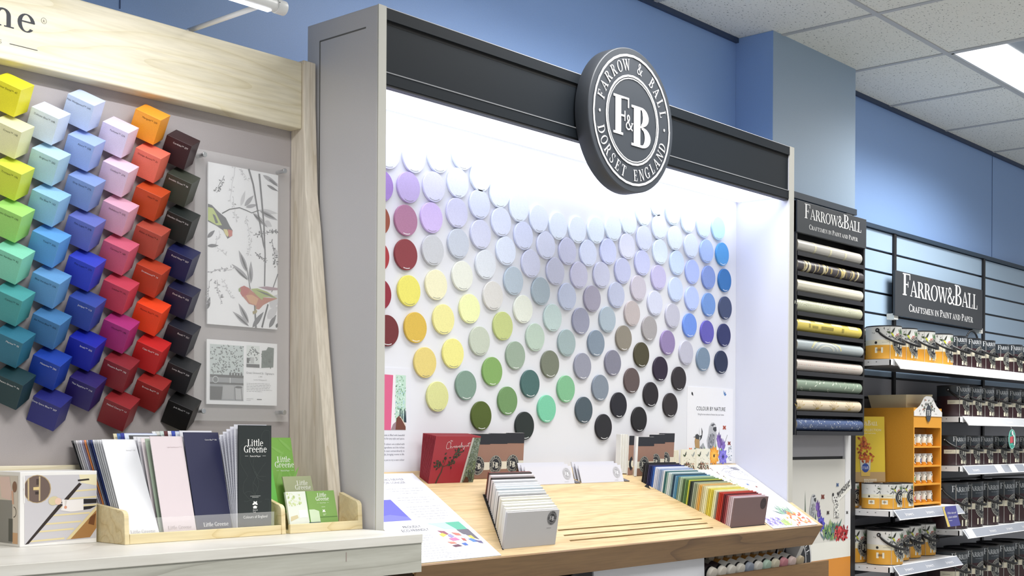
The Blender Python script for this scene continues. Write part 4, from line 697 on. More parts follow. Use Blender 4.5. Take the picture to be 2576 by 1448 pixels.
for k in range(14): a.add(leaf(.10 + k * .0045, .395 - k * .014, .014, .005, .3 + (k % 2) * 1.4, n=4), '9AB43C' if k > 4 else '8E6E5A', 3)
butterfly(a, .215, .28, .010, '7C96C4'); butterfly(a, .255, .262, .008, 'A45A4A'); butterfly(a, .13, .22, .010, '8AA0CC')
a.lines(.175, .245, .185, 3, .014, .0015, 'A8A8B4', align='c', seed=31); a.lines(.18, .24, .138, 3, .012, .0014, 'B4B4BE', align='c', seed=32); a.lines(.18, .24, .235, 2, .012, .0014, 'B4B4BE', align='c', seed=33)
for k in range(6): flower(a, .02 + k * .018, .030 + (k % 2) * .022, .017, ['8E84DC', 'A49CE6', '6A5EC0', '2A2460'], 7, 3, k)
for k in range(34): a.add(leaf(.125 + rnd.uniform(-.02, .025), .008, rnd.uniform(.03, .06), .004, rnd.uniform(.7, 2.4), n=4), rnd.choice(['9AB85A', 'B8CC7A', '7A9E66']), 3)
for k in range(46): x, y = rnd.uniform(.185, .315), rnd.uniform(.012, .085); a.add(leaf(x, y, .018, .010, rnd.uniform(0, 6.28), n=5), rnd.choice(['E8762E', 'D8541E', 'F09A3E', 'C8401E']), 4 + k % 3)
for k in range(28): a.add(leaf(.22 + rnd.uniform(-.04, .05), .075, rnd.uniform(.03, .075), .006, rnd.uniform(.7, 2.6), n=4), rnd.choice(['5E8A7A', '7AA88A', '46606E', '9CC09A']), 3)
a.build('print', plane(SP(4.135, .004, .0024), (1, 0, 0), (0, math.cos(TH), math.sin(TH))), t, eps=.0001)

# ================================================================ things along the back of the sloping top
def base_z(y): return SZ + (y - SY) * math.tan(TH)
G_ = 'red paperback books stacked on edge'
for k in range(12):
    y = 2.676 + k * .0026; x = 2.675 - k * .0005; z = base_z(y) + .0004; lean = -13 + k * .65; art = None
    if k == 0:
        art = Art(); art.add([(.134, 0), (.144, 0), (.166, .139), (.156, .139)], 'C9C6BE', 1); art.add([(.142, 0), (.192, 0), (.192, .139), (.164, .139)], '74806E', 1); rnd = random.Random(3)
        for j in range(260):
            v = rnd.random(); u = .144 + .022 * v + rnd.random() * (.044 - .02 * v); art.add(leaf(u, .003 + v * .132, .006, .0026, rnd.uniform(0, 6), n=4), rnd.choice(['5E6E56', '8E9C86', 'A0AC9C', '44543E', '8CA050' if v < .5 else '9AA8A4']), 2)
        for j, u in enumerate((.163, .170, .177)): art.add([(u, .004), (u + .005, .004), (u + .004, .04), (u + .001, .038)], '2E3836', 3)
        art.add([(.146, 0), (.172, 0), (.166, .014), (.155, .020)], '5A3828', 4)
        for pts, w in (([(.03, 0), (.038, .02), (.046, .035), (.048, .05), (.038, .06), (.03, .065)], .006), ([(.048, .05), (.068, .055), (.085, .068), (.10, .085), (.112, .095)], .0022), ([(.085, .068), (.09, .06), (.098, .058)], .0015), ([(.05, .05), (.058, .075), (.06, .085)], .0015)): art.adds(stroke(pts, w, w * .5), '4A3A2E', 3)
        for j in range(60):
            cx, cy = random.choice([(.035, .065), (.05, .08), (.09, .07), (.105, .09), (.112, .098), (.075, .058), (.025, .055)]); art.add(leaf(cx + rnd.uniform(-.012, .012), cy + rnd.uniform(-.009, .009), .011, .005, rnd.uniform(0, 6), n=5), rnd.choice(['33402E', '3E4C34', '2A3026']), 4)
        def scr(pts, w=.0011): art.adds(stroke(pts, w), 'F4ECEC', 5)
        scr([(.064, .122), (.058, .127), (.052, .124), (.049, .115), (.050, .107), (.055, .104), (.062, .107)]); scr([(.066, .125), (.066, .106), (.069, .112), (.072, .112), (.073, .106), (.077, .110), (.080, .112), (.083, .110)])
        x_ = .083
        for j, ch in enumerate('romologist'):
            w_ = .0065; y_ = .108 + j * .0004
            if ch == 'l': scr([(x_, y_), (x_ + .003, y_ + .016), (x_ + .004, y_ + .012), (x_ + .004, y_), (x_ + w_, y_)])
            elif ch == 't': scr([(x_, y_ + .002), (x_ + .003, y_ + .014), (x_ + .003, y_), (x_ + w_, y_ + .002)]); scr([(x_ - .003, y_ + .009), (x_ + .010, y_ + .012)])
            elif ch == 'g': scr([(x_ + .004, y_ + .005), (x_ + .001, y_ + .003), (x_ + .004, y_), (x_ + .004, y_ - .009), (x_ + .001, y_ - .007), (x_ + w_, y_ + .002)])
            elif ch == 'm': scr([(x_, y_), (x_ + .001, y_ + .005), (x_ + .003, y_), (x_ + .004, y_ + .005), (x_ + w_, y_ + .001)])
            elif ch == 'i': scr([(x_, y_), (x_ + .001, y_ + .005), (x_ + w_, y_)])
            else: scr([(x_, y_ + .002), (x_ + .002, y_ + .006), (x_ + .004, y_ + .004), (x_ + .002, y_), (x_ + w_, y_ + .002)])
            x_ += w_
        art.txt('the', .062, .127, .0075, 'F4ECEC', layer=5)
    lean_card('paperback_book', 'red paperback with plant cover at the front of the stack behind the slope' if k == 0 else 'red paperback, %s behind the front one in the stack of red books' % ordn(k), 'book', x, y, z, .192, .143 - .0011 * k, lean, 'A8323C' if k == 0 else ('8E2A34', '962E38')[k % 2], .0023, G_, art, rough=.35, edge='8A2630')
def brown(label, x, y, w, dz=0, lean=-3, group='brown colour brochures with a round badge', lx=None):
    a = Art(); a.add(rct(0, .105, w, .138), '26272F', 1); a.add(rct(0, .0, w, .026), '94705F', 1); a.add(rct(0, .026, w, .050), 'E6E0CE', 2); a.logo(w * .42 if lx is None else lx, .040, .0295, det=1, layer=3, light='E4E2D4')
    lean_card('brochure', label, 'brochure', x, y, base_z(y) + .002 + dz, w, .138, lean, '9C7767', .006, group, a, edge='EDEBE6')
brown('brown and black brochure beside the red books, rightmost of three', 3.030, 2.695, .090)
brown('brown and black brochure, middle of three right of the red books', 2.946, 2.692, .090)
brown('brown and black brochure touching the red books, leftmost of three', 2.862, 2.689, .090)
brown('brown brochure, frontmost of the fanned three behind the colour cards', 3.716, 2.678, .100, lx=.043)
brown('brown brochure, middle of the fanned three behind the colour cards', 3.800, 2.6885, .100, .002, lx=.045)
brown('brown brochure, rightmost of the fanned three behind the colour cards', 3.876, 2.699, .100, .001, lx=.047)
brown('single brown brochure wedged behind the white divider', 3.672, 2.690, .034, lx=.030) if False else None
a = Art(); a.add(rct(0, .105, .030, .138), '26272F', 1); a.add(rct(0, .026, .030, .050), 'E6E0CE', 2); a.adds(ringsec(.034, .040, .0295, .0295, .012, .012, 120, 240, 12), '23262D', 3)
lean_card('brochure', 'narrow slice of a brown brochure left of the white divider', 'brochure', 3.672, 2.684, base_z(2.684) + .002, .030, .136, -3, '9C7767', .004, 'brown colour brochures with a round badge', a, edge='EDEBE6')
lean_card('divider', 'thin white divider standing between the brown brochures', 'divider', 3.703, 2.676, base_z(2.676) + .002, .0125, .141, -3, 'F2F2F2', .004)
for k in range(6): lean_card('leaflet', 'white leaflet on edge, %s from the left beside the brown brochures' % ordn(k + 1), 'leaflet', 3.634 + k * .0062, 2.690 - k * .0008, base_z(2.69) + .004, .0054, .137, -2, ('EFEFEC', 'E4E2DC')[k % 2], .020, 'white leaflets on edge beside the brown brochures')
GI = 'white information cards with a grey badge'
for j, (x, lab) in enumerate(((3.098, 'left'), (3.372, 'right'))):
    for k in range(3):
        a = Art() if k == 0 else None
        if a: a.logo(.205, .034, .0205, dark='A2A1A6', light='E6E6EA', det=1, rings=2); a.lines(.185, .225, .006, 1, .003, .0012, 'B0B0B6')
        lean_card('info_card', 'white information card with grey badge, %s of the %s set on the slope' % (('front', 'middle', 'back')[k], lab), 'card', x - k * .006, 2.652 + k * .010, base_z(2.652 + k * .010) + .001, .236, .060, 16, 'CDCCD4', .0015, GI, a, edge='55555A' if k else 'E3E2E8')
    b = MB(); o = thing('card_wedge', 'small dark wedge propping the %s set of information cards' % lab, 'holder', SP(x + .262, .34, 0))
    b.prism([SP(x + .240, .338, .0005), SP(x + .268, .338, .0005), SP(x + .236, .372, .0005), SP(x + .232, .372, .0005)], Vector((0, -math.sin(TH), math.cos(TH))) * .0025, M('57555B', .5)); b.build('wedge', o)
def birdcard(w):
    a = Art(); rnd = random.Random(5); a.add(leaf(.020, .050, .024, .007, 1.1), '2E3428', 2); a.add(leaf(.022, .052, .016, .006, 2.7), '4A5A34', 2); a.add(leaf(.074, .05, .024, .008, 1.0), '9AA09A', 2); a.add(leaf(.076, .052, .014, .005, 2.6), 'A8AEA8', 2)
    for j in range(60): x = rnd.uniform(.012, w - .012); y = rnd.uniform(0, .030) * (1 - abs(x - w / 2) / w); a.add(leaf(x, y, .009, .005, rnd.uniform(0, 3.1), n=4), rnd.choice(['3C3E36', '6E2E28', '7A7E6A', '4E5A40', 'A86A3A']), 3)
    for j in range(14): a.add(ell(rnd.uniform(.005, w - .005), rnd.uniform(.02, .065), .0012, n=6), '4A4A44', 2)
    a.logo(w / 2, .0, .020, det=0, rings=2, layer=4) if False else None
    return a
for k in range(7): lean_card('booklet', 'cream booklet on edge, %s from the left beside the bird patterned booklets' % ordn(k + 1), 'booklet', 3.980 + k * .0075, 2.712, base_z(2.705) + .002, .0068, .072, -1, ('ECE8D6', 'E2DDC8')[k % 2], .020, 'cream booklets on edge')
lean_card('booklet', 'cream booklet with bird pattern, left one of the pair', 'booklet', 4.034, 2.700, base_z(2.70) + .002, .094, .078, -1, 'EDEAD8', .005, 'cream bird patterned booklets', birdcard(.094))
lean_card('booklet', 'cream booklet with bird pattern, right one against the poster', 'booklet', 4.130, 2.698, base_z(2.70) + .002, .094, .080, -1, 'EDEAD8', .005, 'cream bird patterned booklets', birdcard(.094))

# ================================================================ the two long rows of colour cards
def hexmix(a, b, t): return '%02X%02X%02X' % tuple(int(int(a[k:k+2], 16) * (1 - t) + int(b[k:k+2], 16) * t) for k in (0, 2, 4))
def cardrow(colors, xf0, sf, xb0, sb, wf, wb, hf, hb, group, lab, frontart):
    n = len(colors)
    for i, (hx, nm) in enumerate(colors):
        u = i / (n - 1); x0 = xf0 + (xb0 - xf0) * u; s = sf + (sb - sf) * u; w = wf + (wb - wf) * u; h = hf + (hb - hf) * u + (((i * 7) % 5) - 2) * .0009 * (i > 0); p = SP(x0, s, .0006)
        step = (sb - sf) / (n - 1) * math.cos(TH)
        lean_card('colour_card', lab(nm, i, n), 'card', p.x, p.y, p.z, w, h, -9, hx, step * .82, group, frontart if i == 0 else None, edge=None, rough=.5)
c1 = [('B9B7B8', 'stone grey')] + [('ECEBE8', 'white'), ('E4E2DA', 'off white'), ('EAE9E4', 'chalk white'), ('DCDAD0', 'pale stone'), ('E6E4DE', 'soft white'), ('EDEDE6', 'ivory'), ('D6D2C2', 'putty'), ('E0DCCB', 'cream'), ('E9E8E4', 'milk white'), ('5A5652', 'dark grey'), ('E8EAEC', 'cool white'), ('D2D6D8', 'pale grey'), ('EEF0F2', 'bright white'), ('B6BEC4', 'blue grey'), ('E6E8EC', 'frost white'), ('DFE4E8', 'pale blue grey'), ('EEEEF2', 'plain white'), ('8C9094', 'mid grey'), ('E6E6EA', 'light white'), ('E2DDE6', 'lilac white'), ('3A3634', 'near black'), ('E8DDE2', 'pink white'), ('DDD2D8', 'pale mauve'), ('4A4340', 'dark brown'), ('7E3A38', 'brick red')]
a = Art(); a.logo(.197, .080, .0215, det=1, light='C9C7C8', dark='2E2F34', rings=2, layer=1); a.lines(.178, .216, .050, 1, .003, .0012, '6A6A6C')
cardrow(c1, 2.690, .033, 2.861, .292, .2275, .190, .103, .072, 'colour cards in the left row on the slope', lambda nm, i, n: '%s front colour card with black badge in the left row on the slope' % nm if i == 0 else '%s colour card, %s' % (nm, 'backmost of the left row on the slope' if i == n - 1 else ordn(i) + ' behind the front of the left row'), a)
c2 = [('7A6262', 'mauve brown'), ('D8C6CC', 'pale pink'), ('CDB9C0', 'dusty pink'), ('C8A8AC', 'rose'), ('AE5A5E', 'soft red'), ('7A2A30', 'wine red'), ('5A1E24', 'dark red'), ('B83A30', 'bright red'), ('B4301E', 'orange red'), ('C24A32', 'coral red'), ('8E8478', 'taupe'), ('E4E2C4', 'cream'), ('E8E4A8', 'pale yellow'), ('C8B83E', 'ochre yellow'), ('E6D85A', 'lemon'), ('D2BE4A', 'mustard'), ('E2DCA0', 'straw'), ('EDE9C8', 'ivory'), ('D8D2A8', 'sand'), ('C9B98A', 'beige'), ('E0A848', 'amber'), ('D8B270', 'light amber'), ('B8B894', 'khaki'), ('8A947A', 'olive grey'), ('A4AE98', 'sage'), ('3C4440', 'dark green'), ('26302C', 'bottle green'), ('C8CC4E', 'acid yellow green'), ('4E7240', 'leaf green'), ('6E9060', 'moss green'), ('4A5E42', 'forest green'), ('9AB090', 'pale green'), ('B4C8B4', 'celadon'), ('7A907E', 'grey green'), ('4A88AC', 'azure'), ('7AA6C0', 'soft azure'), ('1E3A52', 'petrol blue'), ('8AA4A8', 'duck egg'), ('C8D6D6', 'pale aqua'), ('D8DEE0', 'misty white'), ('90B0A8', 'eau de nil'), ('2A6468', 'dark teal'), ('E4E8EE', 'white'), ('A8B4CC', 'lavender blue'), ('8CA2C4', 'cornflower'), ('B8C2D8', 'ice blue'), ('C8CCDC', 'pale lilac'), ('E0E4F0', 'cool white'), ('3E6CC0', 'clear blue'), ('283C7A', 'royal blue'), ('1C2250', 'navy'), ('3C3A5A', 'aubergine blue'), ('22222A', 'charcoal'), ('3A3A42', 'slate'), ('1C1C20', 'black')]
a = Art(); a.logo(.197, .078, .0205, det=1, light='4E3E40', dark='3C3033', rings=2, layer=1)
cardrow(c2, 3.889, .035, 3.706, .330, .2275, .195, .103, .068, 'colour cards in the long right row on the slope', lambda nm, i, n: '%s front colour card at the low end of the long right row' % nm if i == 0 else '%s colour card, %s' % (nm, 'backmost of the long right row' if i == n - 1 else ordn(i) + ' behind the front of the long right row'), a)
# flat black patches paint the shade of the slots the rows stand in
k_ = M('15130F', .9)
for P in ([SP(2.683, .030, .0003), SP(2.690, .030, .0003), SP(2.862, .300, .0003), SP(2.850, .300, .0003)], [SP(3.688, .304, .0003), SP(3.760, .336, .0003), SP(3.712, .300, .0003), SP(3.706, .286, .0003)], [SP(3.884, .0315, .0003), SP(4.124, .0315, .0003), SP(4.124, .036, .0003), SP(3.884, .036, .0003)]): b = MB(); b.face(P, k_); b.build('card_slot_shade', SW)

# ================================================================ under the slope
t = thing('finishes_board', 'grey white board about paint finishes under the sloping top', 'sign', (3.5, 2.46, .70))
b = MB(); b.hexa([(3.176, 2.44, .55), (3.803, 2.44, .55), (3.803, 2.446, .55), (3.176, 2.446, .55), (3.176, 2.45, .899), (3.803, 2.45, .899), (3.803, 2.456, .899), (3.176, 2.456, .899)], M('DCDDE4', .45)); b.build('board', t)
a = Art(); a.txt('OUR FINISHES', .338, .307, .026, '26262C', align='c'); a.txt('ESTATE EMULSION', .402, .272, .0115, '5A5A62', align='c'); a.txt('ESTATE EGGSHELL', .555, .272, .0115, '5A5A62', align='c'); a.txt('DEAD FLAT', .25, .272, .0115, '5A5A62', align='c')
for x in (.21, .365, .515): a.add(rct(x, .18, x + .085, .258), 'B4B2A8', 1)
a.build('lettering', plane((3.176, 2.4425, .55), (1, 0, 0), (0, .0285, 1)), t, base=.0006)
def pot(x, y, z, ax, r, L, lid, label, grp, dark=False):
    """small sample pot lying on its side, lid towards the aisle and downwards"""
    o = thing('sample_pot', label, 'sample pot', (x, y, z), grp); d = Vector(ax).normalized(); c = Vector((x, y, z))
    b = MB(); wl = M('EFEAE2', .4)
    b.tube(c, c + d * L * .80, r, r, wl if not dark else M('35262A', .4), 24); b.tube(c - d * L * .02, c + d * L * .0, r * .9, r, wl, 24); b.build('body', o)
    b = MB(); u = d.orthogonal().normalized(); b.tube(c + d * L * .8, c + d * L * .86, r * .96, r * .9, M('2A2A2E', .35), 24); b.tube(c + d * L * .86, c + d * L, r * .90, r * .86, M(lid, .4), 24); b.build('lid', o)
    b = MB(); b.tube(c + d * L * .30, c + d * L * .52, r + .0007, r + .0007, M('D99A48' if not dark else 'B9B2A6', .45), 24, False); b.tube(c + d * L * .08, c + d * L * .26, r + .0007, r + .0007, M('2A2B30', .45), 24, False); b.build('label_band', o)
    return o
t = thing('pot_trough', 'oak fronted trough holding sample pots below the right end of the slope', 'shelf', (4.2, 2.45, .75))
b = MB(); b.box((3.79, 2.418, .752), (4.655, 2.430, .817), W_oakshade); b.build('front_rail', t, bevel=.0015)
b = MB(); b.hexa([(3.79, 2.43, .752), (4.465, 2.43, .752), (4.465, 2.60, .80), (3.79, 2.60, .80), (3.79, 2.43, .760), (4.465, 2.43, .760), (4.465, 2.60, .808), (3.79, 2.60, .808)], M('3A3A3E', .6)); b.build('base', t)
lids = ['EDE6DA', 'EDE6DA', 'E9E4DA', 'E6E1D6', '9CA4B4', 'E6E2DA', 'BFD8C6', 'E4DCC4', 'D8909A', 'EBD2CC', 'C8B89A']
for i in range(11): pot(3.86 + i * .0625, 2.560, .850 + .000 * i, (.05, -.93, -.36 + .10), .0262, .115, lids[i], '%s lidded sample pot, %s from the left in the front row of the trough' % (['cream', 'cream', 'ivory', 'ivory', 'grey blue', 'off white', 'pale green', 'straw', 'pink', 'blush', 'beige'][i], ordn(i + 1)), 'sample pots lying in the trough', i < 2)
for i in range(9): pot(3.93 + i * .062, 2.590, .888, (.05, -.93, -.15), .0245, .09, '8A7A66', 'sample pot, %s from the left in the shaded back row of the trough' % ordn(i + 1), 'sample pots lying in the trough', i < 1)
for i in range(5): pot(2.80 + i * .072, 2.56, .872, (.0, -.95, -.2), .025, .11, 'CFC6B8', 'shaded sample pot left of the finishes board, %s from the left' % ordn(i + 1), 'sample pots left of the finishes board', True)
b = MB(); o = thing('pot_shelf', 'dark shelf under the slope left of the finishes board', 'shelf', (2.85, 2.5, .84)); b.box((2.36, 2.43, .82), (3.17, 2.60, .845), M('4A4A4E', .6)); b.build('board', o)
t = thing('round_sign', 'black round sign with white lettering partly hidden by the slope right end', 'sign', (4.50, 2.52, .80))
b = MB(); n = 64; b.prism([(4.535 + .142 * math.cos(2 * math.pi * i / n), 2.506, .812 + .142 * math.sin(2 * math.pi * i / n)) for i in range(n)], (0, .012, 0), M('1E1F24', .4)); b.build('disc', t)
a = Art(); a.adds(ringsec(0, 0, .139, .139, .006, .006, 0, 360, 48), 'F0F0F2', 2); a.adds(ringsec(0, 0, .097, .097, .004, .004, 0, 360, 48), 'F0F0F2', 2)
for i, ch in enumerate('FARROW & BALL'):
    an = math.radians(90 + 80 - 160 * (i + .5) / 13); P, w = serif([(ch, 1)], .025, 0, .9); a.adds(tf(P, -w / 2, 0) and tf(tf(P, -w / 2, 0), .103 * math.cos(an), .103 * math.sin(an), an - math.pi / 2), 'F0F0F2', 2)
a.build('lettering', front(4.535, 2.506, .812), t, eps=.0003)
# ================================================================ slatted wall
slat = M('A3BBD3', .38); slat_shaded = M('A9AAB2', .45); blk = M('17171B', .5)  # grey copy colours in the shade on slats below the top shelf
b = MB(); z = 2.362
while z > .15: b.box((5.604, 2.952, max(z - .096, .1)), (9.6, 2.97, z), slat if z > 1.66 else slat_shaded); b.box((5.604, 2.962, z - .108), (9.6, 2.97, z - .096), blk); z -= .108
b.build('wall_slatted', None, weld=False)['kind'] = 'structure'
b = MB(); b.box((5.604, 2.935, 2.366), (9.6, 2.97, 2.386), M('2B3D50', .5))
for x in (6.36, 7.57, 8.78): b.box((x, 2.940, .1), (x + .028, 2.97, 2.366), blk)
b.build('trim_3', None, weld=False)['kind'] = 'structure'
b = MB(); z = 2.335
while z > 1.35: b.box((4.842, 2.772, max(z - .10, 1.32)), (5.478, 2.7868, z), slat); b.box((4.842, 2.78, z - .112), (5.478, 2.7868, z - .10), blk); z -= .112
b.box((4.842, 2.772, 1.216), (5.478, 2.7868, 1.32), M('9E9DA3', .5)); b.box((4.842, 2.78, 1.203), (5.478, 2.7868, 1.216), blk)
b.build('wall_column_slats', None, weld=False)['kind'] = 'structure'
b = MB(); b.box((4.842, 2.755, 2.335), (5.56, 2.7868, 2.362), M('22303F', .5)); b.box((5.478, 2.765, 0), (5.532, 2.7868, 2.335), M('E2E2E4', .5)); b.box((5.534, 2.776, .1), (5.602, 2.7868, 2.33), blk); b.build('trim_4', None, weld=False)['kind'] = 'structure'
t = thing('graphic_panel', 'off white column panel printed with birds, flowers and a climbing leopard', 'panel', (5.2, 2.77, .6))
b = MB(); b.box((4.842, 2.766, .1), (5.477, 2.7868, 1.203), M('D6D4CE', .55)); b.build('board', t)
a = Art(); a.add(rct(0, 0, .690, .652), 'D48A30', 1); a.add(rct(0, .652, .690, .730), 'E4E3DC', 1)
rnd = random.Random(9)
for x, h in ((.262, .19), (.355, .17), (.33, .12)): a.add([((x - .006), .78), ((x + .007), .78), (x - .004, .78 + h)], '3E5E4A', 2)
cockatoo(a, .315, .845, .105, 3, 1.2); tulip(a, .372, .875, .045, '5A3C88', '7C5CAE', 5); tulip(a, .385, .845, .040, '4E3484', '6E54AE', 5); flower(a, .405, .815, .038, ['4A42B0', '5E58C8', '3A3490', '1E1A50'], 8, 6)
for k in range(110): a.add(leaf(.49 + rnd.uniform(-.06, .08), .732 + rnd.uniform(0, .05), rnd.uniform(.03, .065), .009, rnd.uniform(.6, 2.5), n=4), rnd.choice(['4E7A5E', '7A9E5E', '3E5E66', '9AB86A', '5E7A86']), 4)
for k in range(90): x, y = .60 + rnd.uniform(-.06, .055), .742 + rnd.uniform(0, .05); a.add(leaf(x, y, .020, .012, rnd.uniform(0, 6.28), n=5), rnd.choice(['A8242C', 'C8343A', '8A1A22', 'D8565A']), 6)
a.add([(.548, .925), (.58, .915), (.695, .965), (.69, 1.005), (.64, .985)], 'E2E1DB', 3); a.add([(.525, .835), (.575, .85), (.58, .93), (.53, .93)], 'E2E1DB', 3)
for k in range(150):
    u = rnd.random(); x = .555 + .125 * u; y = .93 + .062 * u + rnd.uniform(-.014, .014); a.add(ell(x, y, .0036, .0026, rnd.uniform(0, 3), 6), rnd.choice(['2E2E30', '4A4A4C', '6E6E70']), 4)
for k in range(70): x = .532 + rnd.uniform(-.01, .03); y = rnd.uniform(.835, .92); a.add(ell(x + (.92 - y) * .15, y, .0036, .0028, 0, 6), rnd.choice(['3A3A3C', '6A6A6C', '8A8A8C']), 4)
a.add(ell(.540, .925, .030, .022), 'D9D8D4', 4); a.add(ell(.517, .942, .009, .008), '3A3A3C', 5); a.add(ell(.563, .944, .009, .008), '3A3A3C', 5); a.add(ell(.531, .928, .0045, .0035), '1E1E20', 6); a.add(ell(.551, .928, .0045, .0035), '1E1E20', 6); a.add(ell(.541, .915, .006, .004), '2E2A2A', 6)
butterfly(a, .42, .935, .018, '7A3428', 3); butterfly(a, .56, .985, .014, '3E5E8E', 3); butterfly(a, .47, .862, .014, '3A2A2A', 3); butterfly(a, .655, .855, .012, '4A4A4C', 3)
a.build('print', front(4.842, 2.7648, .1), t, eps=.0001)

# ================================================================ wallpaper roll rack
def brand(a, cx, y, s, col='F2F2F2', wd=1.45):
    a.ser([('F', 1.35), ('ARROW', 1), ('&', 1.1), ('B', 1.35), ('ALL', 1)], cx, y, s, col, align='c', track=-.05, sx=.86 * wd); a.ser([('C', 1.25), ('RAFTSMEN IN ', 1), ('P', 1.25), ('AINT AND ', 1), ('P', 1.25), ('APER', 1)], cx + s * .1, y - s * .95, s * .36, col, align='c', track=.02, sx=.9 * wd)
    a.adds(ringsec(cx + s * 3.0 * wd, y + s * .95, s * .07, s * .07, s * .03, s * .03, 0, 360, 10), col)
t = thing('wallpaper_rack', 'tall black wallpaper roll rack with white lettering on its header', 'rack', (5.19, 2.73, 1.3)); RK = t
b = MB(); b.box((4.868, 2.684, 2.168), (5.512, 2.70, 2.302), M('34383E', .45)); hd = b.build('header', t, bevel=.001)
a = Art(); brand(a, .325, .066, .0455, wd=1.42); a.build('lettering', front(4.868, 2.684, 2.168), hd, eps=.0003)
b = MB(); b.box((4.868, 2.690, 1.312), (4.882, 2.765, 2.30), M('1C1C20', .5)); b.build('side_panel', t); b = MB(); b.box((5.498, 2.690, 1.312), (5.512, 2.765, 2.30), M('1C1C20', .5)); b.build('side_panel', t)
b = MB(); b.box((4.882, 2.757, 1.312), (5.498, 2.765, 2.30), M('0E0E10', .7)); b.build('back_panel', t)
RZ = [2.150 - .0846 * k for k in range(10)]
for z in RZ: b = MB(); b.box((4.882, 2.688, z - .078), (5.498, 2.694, z - .060), M('232328', .45)); b.box((4.882, 2.694, z - .066), (5.498, 2.757, z - .060), M('17171A', .5)); b.build('shelf', t)
RN = [('C4C1BA', 'grey roll with thin cream stripes'), ('4A4446', 'charcoal roll with gold brush pattern'), ('E6E1CE', 'cream roll with dark herringbone ticks'), ('C6C8AC', 'sage roll with pale swirling rings'), ('E2CE62', 'yellow roll with cream blocks'), ('AEB8BC', 'grey blue roll with yellow arc'), ('D6CCC4', 'pink and blue striped roll'), ('8C9E8C', 'green roll with white leaves'), ('E2D2B8', 'blush roll with golden fans'), ('4C5E86', 'blue roll with small white flecks')]
R = .0265
